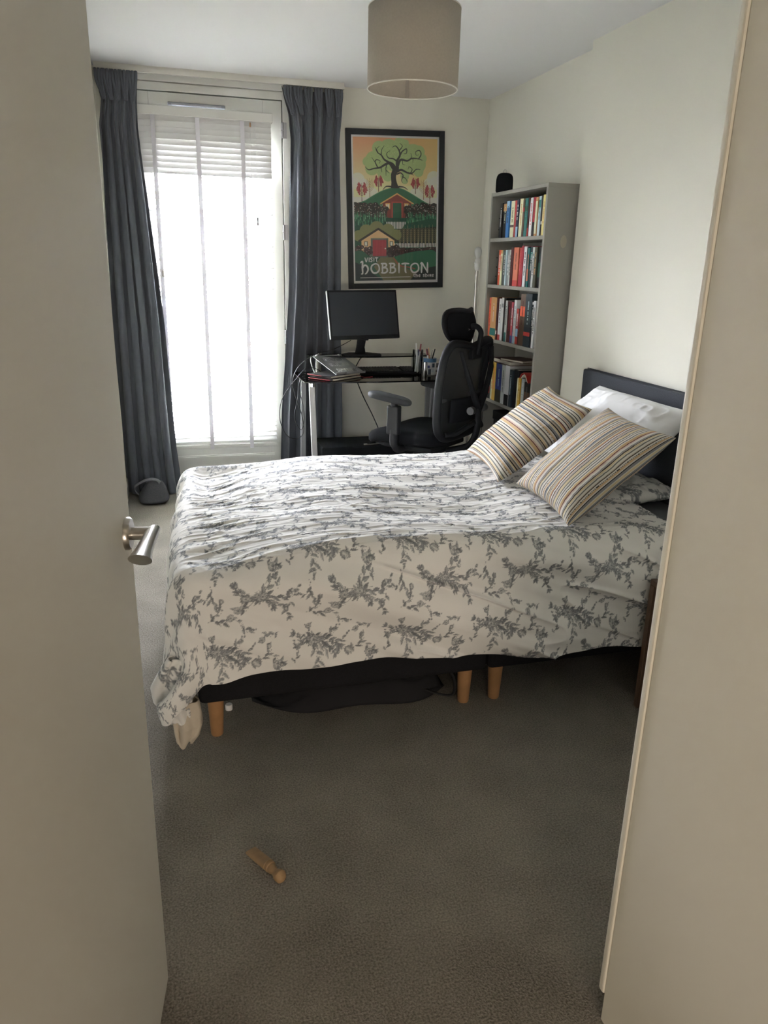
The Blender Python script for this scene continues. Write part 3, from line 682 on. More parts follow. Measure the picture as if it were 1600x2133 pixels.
# ================================================================== UNDER THE BED AND ON THE CARPET
# dark cloth heap
na, nb = 60, 26; a = np.linspace(0, 1, na); bq = np.linspace(0, 1, nb); A, B_ = np.meshgrid(a, bq)
front = 2.235-.14*np.sin(A*PI*.9)-.03*np.sin(A*9); H_ = .115*(sstep(0, .35, A)*(1-sstep(.93, 1, A)))+.004
Xh = .20+.66*A; ph = B_*PI*.5
Yh = front+.02+.16*(1-np.cos(ph)); Zh = .004+H_*np.sin(ph)**.8+.010*fbm(A*7, B_*4, 3)*sstep(0, .3, B_)
hp = grid_mesh('bag_cloth', Xh, Yh, np.maximum(Zh, .003), mat('near_black_cloth', (.022, .022, .024), .95, spec=.1, bump=(300, .3, .002)), None)
bagr = thing('fabric_bag', (0, 0, 0), 'flat black fabric bag lying on the carpet under the bed', 'bag'); hp.parent = bagr
hp.modifiers.new('solid', 'SOLIDIFY').thickness = .004
MB().tube(spline([(.74, 2.16, .045), (.80, 2.12, .03), (.86, 2.115, .02), (.875, 2.15, .06), (.85, 2.17, .095)], 6), .006, 7, flat=.4).build('handle', mat('black_webbing', (.012, .012, .013), .8), bagr, smooth=True)
MB().lathe([(.008, 0), (.0115, .001), (.012, .017), (.010, .020), (.0, .020)], (.122, 2.227, 0), n=20).build('furniture_cap', white_m, smooth=40)
tag(bpy.data.objects['furniture_cap'], 'small white plastic cap on the carpet under the bed', 'cap')
# turned wooden peg: flat blade, two grooves, neck and ball
pg = thing('wooden_peg', (.131, 1.561, 0), 'pale turned wooden peg with a flat blade lying on the carpet', 'wooden peg')
d_ = Vector((.186-.123, 1.447-1.572, 0)); L = d_.length; pg.location = (.123, 1.572, 0); pg.rotation_euler = (0, 0, math.atan2(d_.y, d_.x))
peg_m = mat('peg_wood', hexc('8f7350'), .6, var=(60, .12))
sec = [(0, .0145, .0035), (.02, .0148, .0055), (.06, .0152, .010), (.084, .0150, .0128), (.088, .0148, .0138), (.090, .0128, .0125), (.093, .0145, .0140), (.099, .0142, .0138), (.101, .0122, .0122), (.104, .0125, .0125), (.115, .0098, .0098), (.122, .0095, .0095), (.127, .0115, .0115), (.134, .0148, .0145), (.143, .0155, .0152), (.150, .0135, .0130), (.155, .008, .008), (.1565, .002, .002)]
vs = []; fs = []; n = 24
for j, (t, rw, rh) in enumerate(sec):
    sq = max(0, 1-t/.085)
    for k in range(n):
        an = 2*PI*k/n; c_, s_ = math.cos(an), math.sin(an); e = 1-.75*sq
        y = rw*math.copysign(abs(c_)**e, c_); z = rh*math.copysign(abs(s_)**e, s_)
        vs.append((t*L/.1565, y, z+max(rh, .0125 if t > .08 else rh)+(.0)))
for j in range(len(sec)-1):
    for k in range(n): fs.append((j*n+k, j*n+(k+1) % n, (j+1)*n+(k+1) % n, (j+1)*n+k))
fs += [tuple(range(n)), tuple((len(sec)-1)*n+k for k in range(n))]
MB().add(vs, fs).build('peg_body', peg_m, pg, smooth=35)
# grey felt doorstop with carry strap, by the curtain
ds = thing('felt_doorstop', (-.137, 4.60, 0), 'soft grey fabric doorstop with carry strap in front of the left curtain', 'doorstop', rz=.10)
n_u, n_v = 36, 28
u_ = np.linspace(0, 2*PI, n_u+1); v_ = np.linspace(-PI/2, PI/2, n_v); UU, VV = np.meshgrid(u_, v_)
se = lambda w_, e: np.sign(w_)*np.abs(w_)**e
xd = .098*se(np.cos(VV), .55)*se(np.cos(UU), .6); yd = .085*se(np.cos(VV), .55)*se(np.sin(UU), .6); zd = .068+.066*se(np.sin(VV), .7)
squash = 1-.40*sstep(.0, 1, (zd/.134)); xd = xd*squash+.018*(zd/.134)-.0; yd = yd*squash; zd = zd-.0*(xd)
ob = grid_mesh('doorstop_body', xd, yd, zd, greyfab_m, ds)
MB().tube(spline([(.052, -.035, .105), (.03, -.02, .142), (-.02, -.01, .150), (-.075, -.005, .128), (-.102, .0, .105), (-.098, .005, .075), (-.080, .01, .055)], 7), .016, 10, flat=.16).build('strap', mat('grey_strap', (.12, .12, .125), .9), ds, smooth=True)

# ================================================================== BOOKCASE
BXF, BXB, BY0, BY1, BZ = 1.790, 1.999, 3.572, 4.257, 1.788
bc = thing('bookcase', (0, 0, 0), 'tall grey beige bookcase full of books standing against the right wall', 'bookcase')
MB().bx(BXF, BXB, BY0, BY0+.018, 0, BZ-.018).build('side_panel', shelf_m, bc, bevel=.001)
MB().bx(BXF, BXB, BY1-.018, BY1, 0, BZ-.018).build('side_panel', shelf_m, bc, bevel=.001)
MB().bx(BXF, BXB, BY0, BY1, BZ-.018, BZ).build('top_board', shelf_m, bc, bevel=.001)
shelf_z = (1.552, 1.305, 1.008, .668, .34)
for z in shelf_z: MB().bx(BXF+.002, BXB-.004, BY0+.018, BY1-.018, z-.018, z).build('shelf', shelf_m, bc, bevel=.001)
MB().bx(BXF+.004, BXB-.004, BY0+.018, BY1-.018, .06, .078).bx(BXF+.01, BXF+.025, BY0+.018, BY1-.018, 0, .06).build('bottom_board', shelf_m, bc)
MB().bx(BXB-.004, BXB, BY0+.018, BY1-.018, .02, BZ-.018).build('back_panel', shelf_m, bc)
holes = MB()
for z in (1.60, 1.66, 1.45, 1.40, 1.35, 1.16, .86, .80): holes.cyl((BXF+.05, BY1-.0185, z), (BXF+.05, BY1-.0175, z), .003, n=8)
hh_ = holes.build('peg_holes', black_m, bc); hh_['kind'] = 'stuff'
t = np.linspace(0, 2*PI, 20, endpoint=False)
MB().prism([(1.895+.017*math.cos(a), 1.525+.030*math.sin(a)) for a in t], BY0-.0008, BY0+.001, 'y').build('sticker', mat('beige_sticker', (.46, .43, .33), .5), bc)['label'] = 'round beige sticker'

cols = dict(black='17181a', navy='232a45', blue='2f6aa5', sky='8fb7cc', teal='1f6f6b', green='1d4d3c', red='a8322c', orange='c9532e', crim='9a1c2c', maroon='4a1418', brown='5a4334', tan='b98d5c', cream='d9cfae', white='d8d8d4', grey='8d9496', dgrey='4a4f50', pale='b3c4c9', yellow='d9c27a', must='b08a2f', salmon='b8694f', lgrey='b9bcb8', slate='27333a', violet='3b4a9a', olive='4b4a38', pink='b54a55')
def bmat(c, gl=.45): return mat('cover_'+c, tuple(min(.8, q*1.3) for q in hexc(cols[c])), gl, spec=.5)
# (y_far, y_near, height, cover, text colour, extra band (z0,z1,colour) or None, label)
ROWS = {
 'top': (1.552, [
  (4.138, 4.106, .178, 'black', 'white', None, 'black paperback with pale lettering, leftmost'),
  (4.104, 4.059, .180, 'black', 'cream', (.135, .172, 'tan'), 'black paperback with an orange picture'),
  (4.057, 4.047, .181, 'orange', None, None, 'very thin orange red paperback'),
  (4.046, 4.010, .182, 'blue', 'navy', (.150, .182, 'sky'), 'bright blue paperback'),
  (4.008, 3.962, .180, 'cream', 'brown', (.05, .062, 'brown'), 'thick cream paperback with a brown spot'),
  (3.960, 3.924, .181, 'red', 'pink', None, 'red paperback right of the thick cream one'),
  (3.922, 3.895, .182, 'navy', 'white', (.0, .05, 'sky'), 'navy paperback with a pale blue foot'),
  (3.893, 3.854, .184, 'cream', 'tan', None, 'tall plain cream paperback in the middle'),
  (3.852, 3.831, .176, 'brown', None, (.12, .14, 'red'), 'thin brown paperback'),
  (3.829, 3.796, .183, 'teal', 'green', (.12, .145, 'green'), 'teal green paperback'),
  (3.795, 3.786, .177, 'olive', None, None, 'very thin olive paperback'),
  (3.785, 3.770, .182, 'maroon', None, (.0, .04, 'red'), 'thin dark red paperback with a bright red foot'),
  (3.768, 3.738, .180, 'white', 'pink', None, 'white paperback with faint pink lettering'),
  (3.736, 3.706, .181, 'crim', 'red', (.0, .065, 'black'), 'red paperback with a black foot'),
  (3.704, 3.681, .178, 'tan', 'cream', (.01, .16, 'cream'), 'beige paperback with a tan head'),
  (3.679, 3.656, .182, 'pale', 'teal', (.13, .165, 'teal'), 'pale paperback with a teal head'),
  (3.654, 3.625, .184, 'black', None, (.052, .066, 'white'), 'black paperback with one white band'),
  (3.623, 3.596, .185, 'yellow', 'tan', None, 'pale yellow paperback, rightmost')]),
 'second': (1.305, [
  (4.131, 4.119, .180, 'black', 'white', None, 'thin black paperback, leftmost'),
  (4.117, 4.092, .184, 'orange', 'white', None, 'orange red paperback near the left end'),
  (4.091, 4.068, .183, 'cream', 'red', (.165, .183, 'tan'), 'cream paperback next to the orange red one'),
  (4.066, 4.024, .182, 'dgrey', 'lgrey', None, 'thick mid grey paperback'),
  (4.022, 4.004, .183, 'pale', 'grey', None, 'pale blue grey paperback'),
  (4.002, 3.979, .184, 'grey', 'white', None, 'plain grey paperback'),
  (3.977, 3.955, .184, 'lgrey', 'dgrey', None, 'light grey paperback beside a maroon hardback'),
  (3.953, 3.921, .198, 'maroon', None, (.19, .198, 'black'), 'dark maroon hardback'),
  (3.919, 3.860, .195, 'salmon', 'brown', (.0, .03, 'red'), 'wide salmon brown hardback'),
  (3.858, 3.828, .193, 'red', 'pink', (.0, .06, 'crim'), 'red book with pink lettering'),
  (3.826, 3.805, .202, 'crim', None, None, 'tall crimson book'),
  (3.803, 3.772, .198, 'white', 'slate', None, 'white book with dark lettering'),
  (3.770, 3.755, .197, 'slate', None, None, 'thin slate book'),
  (3.753, 3.733, .190, 'teal', 'orange', (.03, .09, 'salmon'), 'teal and salmon patterned book'),
  (3.731, 3.703, .196, 'slate', 'lgrey', (.14, .17, 'teal'), 'dark slate book with a teal head'),
  (3.701, 3.677, .194, 'lgrey', 'dgrey', None, 'light grey book near the right end'),
  (3.675, 3.645, .195, 'olive', 'tan', None, 'dark olive book'),
  (3.643, 3.612, .194, 'black', 'green', (.05, .12, 'green'), 'black green book, rightmost')]),
 'third': (1.008, [
  (4.206, 4.177, .225, 'orange', 'red', None, 'orange red hardback, leftmost'),
  (4.175, 4.097, .229, 'tan', 'white', (.02, .06, 'teal'), 'wide tan hardback with white title and teal foot'),
  (4.095, 4.079, .231, 'maroon', None, (.03, .05, 'white'), 'narrow dark maroon hardback'),
  (4.077, 4.045, .225, 'white', 'dgrey', (.0, .03, 'red'), 'white book with small grey print and red foot'),
  (4.043, 4.017, .232, 'white', None, (.18, .2, 'grey'), 'tall plain white book'),
  (4.015, 3.988, .231, 'black', None, None, 'plain black book left of the dark red one'),
  (3.986, 3.962, .219, 'lgrey', 'dgrey', (.0, .05, 'teal'), 'light grey book with a teal foot'),
  (3.960, 3.912, .217, 'maroon', 'crim', None, 'wide dark red hardback in the middle'),
  (3.910, 3.888, .214, 'pink', 'white', (.0, .04, 'violet'), 'pink red book with a violet foot'),
  (3.886, 3.876, .205, 'navy', None, (.0, .06, 'violet'), 'very thin navy book'),
  (3.875, 3.849, .228, 'white', 'grey', (.0, .04, 'sky'), 'tall silvery white book'),
  (3.847, 3.819, .184, 'red', 'white', (.04, .08, 'sky'), 'short red book with a white and blue foot'),
  (3.817, 3.792, .182, 'maroon', 'pink', None, 'short maroon book'),
  (3.790, 3.732, .262, 'brown', 'maroon', (.15, .20, 'orange'), 'large glossy brown book with an orange patch'),
  (3.730, 3.656, .266, 'slate', 'pale', (.055, .075, 'red'), 'largest book, dark teal with a red band'),
  (3.654, 3.639, .234, 'black', 'lgrey', (.215, .228, 'white'), 'black book with white lettering'),
  (3.637, 3.615, .234, 'white', 'black', None, 'white book, rightmost')]),
 'fourth': (.668, [
  (4.152, 4.120, .214, 'grey', None, (.03, .07, 'red'), 'patchwork coloured book, leftmost'),
  (4.118, 4.089, .216, 'cream', 'tan', None, 'cream book left of an orange yellow one'),
  (4.087, 4.045, .215, 'must', 'orange', None, 'orange yellow book'),
  (4.043, 3.965, .214, 'violet', 'sky', (.0, .07, 'olive'), 'wide violet blue book'),
  (3.963, 3.919, .215, 'lgrey', 'dgrey', None, 'pale grey book with dense dark lettering'),
  (3.917, 3.860, .218, 'white', None, (.0, .06, 'black'), 'white hardback with a black figure at its foot'),
  (3.858, 3.823, .202, 'slate', 'pale', None, 'glossy black green book'),
  (3.821, 3.765, .208, 'black', None, None, 'wide plain black book'),
  (3.763, 3.749, .170, 'cream', None, None, 'thin cream book under the open paperback'),
  (3.747, 3.722, .172, 'must', 'yellow', None, 'mustard book under the open paperback'),
  (3.720, 3.685, .174, 'grey', 'lgrey', None, 'mid grey book under the open paperback'),
  (3.683, 3.620, .160, 'black', 'dgrey', (.07, .11, 'brown'), 'black book with a brown patch, rightmost')])}
order_word = {'top': 'the top shelf of the bookcase', 'second': 'the second shelf of the bookcase', 'third': 'the third shelf of the bookcase', 'fourth': 'the fourth shelf of the bookcase'}
rb = random.Random(3)
for key, (z0, books) in ROWS.items():
    for yf, yn, h, cvr, txt, band, lab in books:
        z = z0+.0005; th = yf-yn-.0006; xf = BXF+rb.uniform(.004, .014); dp = min(.175, h*.68); yc = (yf+yn)/2
        o = MB().bx(xf, xf+.0025, yc-th/2, yc+th/2, z, z+h).bx(xf+.002, xf+dp, yc-th/2, yc-th/2+.0018, z, z+h).bx(xf+.002, xf+dp, yc+th/2-.0018, yc+th/2, z, z+h).build('book', bmat(cvr))
        tag(o, f'{lab} on {order_word[key]}', 'book', f'books on {order_word[key]}')
        MB().bx(xf+.0022, xf+dp-.003, yc-th/2+.0017, yc+th/2-.0017, z+.003, z+h-.003).build('pages', page_m, o)
        if band: MB().bx(xf-.0004, xf+.001, yc-th/2+.0003, yc+th/2-.0003, z+band[0], z+min(band[1], h)).build('spine_band', bmat(band[2]), o)
        if txt and th > .012:      # spine title: a run of small upright marks
            tb = MB(); zz = z+h*.86; hw = min(.006, th*.24)
            while zz > z+h*(.30 if not band else .42):
                L = rb.uniform(.0025, .005)
                if rb.random() > .14: tb.bx(xf-.0007, xf+.001, yc-hw*rb.uniform(.6, 1), yc+hw*rb.uniform(.6, 1), zz-L, zz)
                zz -= L+.002
            if tb.v: tt = tb.build('spine_title', bmat(txt), o); tt['kind'] = 'stuff'
# second shelf: coloured patches on the patchwork spine
pb = [o for o in C.objects if o.get('label', '').startswith('patchwork')][0]
for a_, b_, c_ in ((.07, .10, 'grey'), (.10, .135, 'sky'), (.135, .17, 'must'), (.17, .205, 'pink'), (.0, .03, 'slate')):
    MB().bx(BXF+.0025, BXF+.006, 4.1210, 4.1510, .669+a_, .669+b_).build('spine_patch', bmat(c_), pb)
# flat books and the open paperback on the fourth shelf
def flat_book(name, x0, x1, y0, y1, z, h, c, label, rz=0):
    o = thing(name, ((x0+x1)/2, (y0+y1)/2, z), label, 'book', rz=rz); w_, d_ = x1-x0, y1-y0
    MB().box((0, 0, h-.001), (w_, d_, .002)).box((0, 0, .001), (w_, d_, .002)).box((w_/2-.001, 0, h/2), (.002, d_, h)).build('cover', bmat(c), o)
    MB().box((0, 0, h/2), (w_-.006, d_-.006, h-.004)).build('pages', page_m, o)
    return o
flat_book('book', 1.798, 1.945, 3.868, 4.10, .668+.2193, .022, 'maroon', 'maroon hardback lying flat on top of the fourth shelf books')
flat_book('book', 1.800, 1.940, 3.80, 3.985, .668+.2423, .012, 'brown', 'thin brown book lying flat on top of the maroon hardback', .30)
ob = thing('book', (1.86, 3.70, .852), 'open paperback lying face down on the fourth shelf books', 'book')
up = [(-.060, -.045), (-.030, -.006), (0, .006), (.028, -.004), (.060, -.040)]
MB().add([(x, y, z+.016) for y, z in up for x in (-.06, .06)], [(2*i, 2*i+1, 2*i+3, 2*i+2) for i in range(4)]).build('cover', bmat('red'), ob, solid=.0015)
MB().add([(x, y, z) for y, z in [(-.058, -.047), (-.030, -.010), (0, .014), (-.0, .014), (-.026, .004), (-.054, -.032)] for x in (-.056, .056)], [(0, 1, 3, 2), (2, 3, 5, 4), (6, 7, 9, 8), (8, 9, 11, 10), (10, 11, 1, 0), (0, 2, 8, 10), (2, 4, 6, 8), (1, 11, 9, 3), (3, 9, 7, 5)]).build('pages', page_m, ob)
MB().add([(x, y, z) for y, z in [(.058, -.042), (.028, -.008), (0, .014), (0, .014), (.024, .004), (.052, -.028)] for x in (-.056, .056)], [(0, 2, 3, 1), (2, 4, 5, 3), (6, 8, 9, 7), (8, 10, 11, 9), (10, 0, 1, 11), (0, 10, 8, 2), (2, 8, 6, 4), (1, 3, 9, 11), (3, 5, 7, 9)]).build('pages', page_m, ob)
# things on the bookcase
fd = thing('box_file', (0, 0, 0), 'grey box file standing behind the third shelf books', 'file')
MB().bx(1.968, 1.994, 3.80, 4.09, 1.0085, 1.245).build('file_case', mat('grey_card', (.16, .16, .16), .6), fd, bevel=.003)
sp = thing('portable_speaker', (1.84, 4.205, BZ), 'small black rounded speaker on top of the bookcase', 'speaker', rz=math.radians(-22))
pts = []
for i in range(24):
    a = PI*i/23; pts.append((.046*math.copysign(abs(math.cos(a))**.62, math.cos(a)), .050+.052*abs(math.sin(a))**.62))
pts = pts+[(-.0455, .012), (-.040, .001), (.040, .001), (.0455, .012)]
MB().prism(pts, -.023, .023, 'y').build('speaker_body', blackfab_m, sp, bevel=.008, segs=3)
MB().tube([(.0085*math.cos(a), 0, .110+.0095*math.sin(a)) for a in np.linspace(0, 2*PI, 17)[:-1]], .0016, 6, closed=True).build('carry_ring', steel_m, sp, smooth=True)
MB().cyl((0, 0, .099), (0, 0, .103), .006).build('stud', steel_m, sp)
bb = thing('black_box', (0, 0, 0), 'black storage box on the fifth shelf of the bookcase', 'box')
MB().bx(1.805, 1.985, 3.66, 4.06, .3405, .60).build('box_body', black_m, bb, bevel=.004)
MB().bx(1.800, 1.987, 3.655, 4.065, .56, .612).build('lid', black_m, bb, bevel=.004)
MB().bx(1.802, 1.806, 3.90, 3.98, .42, .50).build('label_holder', greyplas_m, bb)

# ================================================================== FLOOR LAMP
fl_ = thing('floor_lamp', (1.893, 4.66, 0), 'slim chrome floor lamp without shade behind the office chair', 'floor lamp')
MB().lathe([(.10, 0), (.10, .012), (.03, .02), (.008, .03)], n=32).build('base', chrome_m, fl_, smooth=40)
MB().cyl((0, 0, .02), (0, 0, 1.375), .0105, n=16).build('pole', chrome_m, fl_, smooth=40)
wp = mat('white_plastic', (.75, .75, .72), .4)
MB().lathe([(.006, 1.37), (.015, 1.385), (.0175, 1.40), (.0175, 1.415), (.0195, 1.417), (.0195, 1.424), (.017, 1.426), (.017, 1.440), (.013, 1.445)], n=20).build('bulb_holder', wp, fl_, smooth=30)
MB().lathe([(.011, 1.444), (.013, 1.455), (.021, 1.475), (.023, 1.490), (.020, 1.504), (.011, 1.514), (.001, 1.517)], n=20).build('light_bulb', mat('opal_glass', (.82, .82, .80), .2, trans=.2), fl_, smooth=True)

# ================================================================== PENDANT LAMP
pl = thing('pendant_lamp', (.842, 2.735, 0), 'round beige linen drum shade hanging from the ceiling', 'ceiling lamp')
R0, Z0_, Z1_ = .150, 1.957, 2.193
sm = MB(); n = 72
vs = [(R0*math.cos(2*PI*k/n), R0*math.sin(2*PI*k/n), z) for z in (Z0_, Z1_) for k in range(n)]
sm.add(vs, [(k, (k+1) % n, n+(k+1) % n, n+k) for k in range(n)])
sm.build('lamp_shade', shade_m, pl, smooth=True, solid=.002)
for z in (Z0_, Z1_): MB().tube([(R0*math.cos(2*PI*k/n), R0*math.sin(2*PI*k/n), z) for k in range(n)], .0022, 6, closed=True).build('rim', mat('shade_rim', (.80, .77, .70), .7), pl, smooth=True)
tt = PI/2-.06
MB().add([((R0-.0015)*math.cos(a), (R0-.0015)*math.sin(a), z) for z in (Z0_+.002, Z1_-.002) for a in (1.36, 1.40, 1.44)], [(0, 1, 4, 3), (1, 2, 5, 4)]).build('shade_seam', mat('seam_cloth', (.40, .36, .32), .9), pl, solid=.001)
MB().tube([(0, 0, Z1_-.03), (0, 0, ZC-.02)], .003, 8).build('cord', greyplas_m, pl)
MB().lathe([(.042, ZC), (.042, ZC-.01), (.03, ZC-.022), (.004, ZC-.026)], n=28).build('ceiling_rose', wp, pl, smooth=30)
MB().lathe([(.014, Z1_-.10), (.018, Z1_-.09), (.018, Z1_-.04), (.006, Z1_-.025)], n=20).build('bulb_holder', wp, pl, smooth=30)
MB().lathe([(.001, Z1_-.18), (.016, Z1_-.172), (.026, Z1_-.15), (.022, Z1_-.125), (.013, Z1_-.10)], n=20).build('light_bulb', MATS['opal_glass'], pl, smooth=True)
sp_ = MB()
for k in range(3):
    a = 2*PI*k/3+.3; sp_.tube([(.02*math.cos(a), .02*math.sin(a), Z1_-.04), (R0*math.cos(a), R0*math.sin(a), Z1_-.002)], .0014, 6)
sp_.tube([(.02*math.cos(a), .02*math.sin(a), Z1_-.04) for a in np.linspace(0, 2*PI, 20)], .0014, 6).build('spider_frame', chrome_m, pl)

# ================================================================== FRAMED POSTER
ps = thing('framed_poster', (1.4285, YB-.001, 1.7165), 'black framed travel poster of a tree on a green hill, hung on the back wall', 'poster')
ps.rotation_euler = (0, math.radians(-1.9), 0)
FW, FH, FB = .627, .922, .033
for nm, a_ in (('l', (-FW/2, -FW/2+FB, -FH/2, FH/2)), ('r', (FW/2-FB, FW/2, -FH/2, FH/2)), ('t', (-FW/2+FB, FW/2-FB, FH/2-FB, FH/2)), ('b', (-FW/2+FB, FW/2-FB, -FH/2, -FH/2+FB))):
    MB().bx(a_[0], a_[1], -.020, 0, a_[2], a_[3]).build('frame_bar', mat('black_frame', (.018, .020, .024), .4), ps, bevel=.0015)
PWp, PHp = FW-2*FB, FH-2*FB
QW, QH = 440, int(440*PHp/PWp)
pc = Canvas(QW*2, QH*2, lin((.87, .85, .80)))
SX, SY = QW*2/1080.0, QH*2/1810.0     # art coordinates from x 175..1255, y 165..1975
def T(x, y): return ((x-178)*SX, (y-165)*SY)
def TP(L_): return [T(*p) for p in L_]
def pcrv(L_, k=8): return [(p.x, p.y) for p in spline([(a, b_, 0) for a, b_ in TP(L_)], k)]
def pst(L_, w_, c, k=8): pc.stroke(pcrv(L_, k), [q*SX for q in w_] if isinstance(w_, (list, tuple)) else w_*SX, c)
H = lambda h: hexc(h)
ART = (207, 1232, 195, 1935)
# sky: soft vertical bands from coral to pale yellow
for i in range(60):
    y0 = 195+i*14; f = i/59; g = H('dd8a5c'); e_ = H('e9cf98'); col = tuple(g[k]*(1-f)+e_[k]*f for k in range(3)); pc.poly(TP([(207, y0), (1232, y0), (1232, y0+16), (207, y0+16)]), col)
for i in range(40):
    x0 = 640+i*15; pc.poly(TP([(x0, 195), (1232, 195), (1232, 760), (x0, 760)]), H('e0a958'), .035)
for cx, cy, r in ((260, 690, 80), (330, 740, 60), (215, 740, 70), (1190, 660, 85), (1130, 720, 60), (1225, 720, 80), (420, 860, 80), (980, 860, 90)): pc.ell(*T(cx, cy), r*SX, r*SY, H('e2d3b0'), .8)
pc.poly(TP([(207, 900), (1232, 900), (1232, 1935), (207, 1935)]), H('e2d3b0'))
rp = random.Random(4)
for cx, cy, r in ((470, 470, 120), (520, 320, 85), (640, 330, 120), (790, 300, 100), (700, 450, 140), (930, 380, 120), (1000, 350, 75), (980, 500, 110), (870, 520, 110), (430, 560, 80), (560, 600, 70), (620, 650, 60), (1000, 590, 60), (830, 640, 55), (830, 700, 40), (380, 480, 60), (1040, 430, 60), (840, 250, 40), (760, 250, 60)):
    pc.ell(*T(cx, cy), r*SX, r*SY, H('98ad6c'))
for i in range(420):
    a = rp.uniform(0, 6.3); x = 710+rp.gauss(0, 170); y = 440+rp.gauss(0, 110)
    if ((x-710)/350)**2+((y-440)/210)**2 < 1: pc.stroke(TP([(x, y), (x+12*math.cos(a), y+12*math.sin(a))]), 3*SX, H(rp.choice(['7f9a5a', 'aec07e', '869f60'])))
# trees on the skyline
for bx_, by_, h, c in ((305, 950, 230, 'r'), (400, 900, 240, 'b'), (508, 830, 190, 'r'), (962, 850, 190, 'r'), (1065, 920, 250, 'b'), (1143, 970, 230, 'r')):
    tc_ = H('5b3a34') if c == 'r' else H('8d6a48')
    pst([(bx_, by_), (bx_, by_-h*.5), (bx_, by_-h*.95)], [9, 5, 3], tc_)
    for k in range(7):
        for sd in (-1, 1):
            y0 = by_-h*(.28+.08*k); L_ = h*.26*(1-.07*k); pst([(bx_, y0), (bx_+sd*L_*.6, y0-L_*.5), (bx_+sd*L_*.85, y0-L_*1.1)], [5, 3, 2], tc_, 4)
            if c == 'r':
                for q in range(3): pc.ell(*T(bx_+sd*L_*(.55+.2*q)+rp.uniform(-6, 6), y0-L_*(.35+.4*q)), 9*SX, 13*SY, H(rp.choice(['8e2f35', 'a43d40'])))
# hill
hill = [(207, 985), (330, 950), (430, 890), (540, 830), (640, 795), (715, 785), (800, 800), (900, 850), (1010, 915), (1120, 975), (1232, 1000), (1232, 1935), (207, 1935)]
pc.poly(TP(hill), H('2f6b4b')); pst(hill[:11], 10, H('3f8058'))
# swirling tree
bk = H('3c3c3c')
trunk = [(660, 790), (665, 720), (660, 640), (675, 580), (700, 545), (735, 520), (760, 545), (735, 600), (722, 660), (735, 730), (765, 790)]
pc.poly(pcrv(trunk), bk)
def br(pts, w0, w1=5): pst(pts, [w0, w1], bk)
br([(715, 600), (700, 530), (650, 490), (590, 510), (530, 545), (450, 560), (390, 575), (350, 540)], 40, 5)
br([(690, 560), (640, 490), (580, 450), (545, 400), (500, 370), (470, 310)], 30, 5); br([(545, 400), (550, 340), (580, 290)], 12, 4); br([(505, 370), (490, 330), (520, 300)], 10, 4)
br([(740, 560), (735, 470), (770, 400), (760, 340), (720, 290), (680, 305)], 34, 5); br([(770, 400), (800, 350), (850, 320), (850, 370), (820, 380)], 18, 5); br([(765, 340), (800, 290), (770, 255)], 12, 4)
br([(735, 470), (690, 440), (630, 430), (610, 380), (650, 345)], 18, 4); br([(745, 520), (780, 450), (860, 460), (920, 430), (1000, 435), (1045, 450)], 30, 5)
br([(1000, 435), (1030, 380), (1010, 335), (965, 350), (970, 390), (1000, 385)], 14, 4); br([(860, 460), (910, 420), (905, 370)], 12, 4); br([(800, 460), (805, 500), (830, 510)], 9, 4); br([(930, 435), (930, 480)], 9, 4)
br([(735, 590), (790, 570), (860, 600), (920, 605), (970, 560), (1020, 560)], 28, 5); br([(900, 605), (920, 560), (885, 530), (870, 560)], 12, 4); br([(900, 610), (940, 630)], 10, 4)
br([(735, 620), (780, 605), (810, 640), (790, 690), (800, 720)], 18, 4); br([(800, 650), (840, 670), (860, 710)], 12, 4); br([(610, 510), (600, 570), (640, 610)], 12, 4); br([(600, 570), (600, 640)], 9, 4); br([(540, 545), (550, 600)], 10, 4)
br([(500, 545), (470, 480), (490, 455), (530, 470), (520, 500)], 14, 4); br([(480, 500), (430, 430)], 10, 4); br([(660, 770), (600, 770), (560, 810)], 18, 5); br([(760, 770), (820, 775), (865, 805)], 18, 5)
# plain gabled barn standing in front of the hill
pc.poly(TP([(560, 1060), (560, 960), (735, 860), (910, 960), (910, 1060), (850, 1150), (620, 1150)]), H('7b3428'))
pst([(535, 975), (735, 855), (935, 975)], 14, H('c99548'), 1)
for cx in (620, 850):
    pc.poly(TP([(cx-28, 1040), (cx-28, 970), (cx+28, 970), (cx+28, 1040)]), H('c99548')); pc.poly(TP([(cx-17, 1030), (cx-17, 982), (cx+17, 982), (cx+17, 1030)]), H('d8cfae')); pc.stroke(TP([(cx, 982), (cx, 1030)]), 4*SX, H('8e2f25'))
pc.poly(TP([(665, 1150), (665, 950), (805, 950), (805, 1150)]), H('a1392b'))
pc.poly(TP([(682, 1150), (682, 968), (788, 968), (788, 1150)]), H('2a6046'))
for x in range(694, 788, 16): pc.stroke(TP([(x, 968), (x, 1150)]), 2.5*SX, H('1d4a36'))
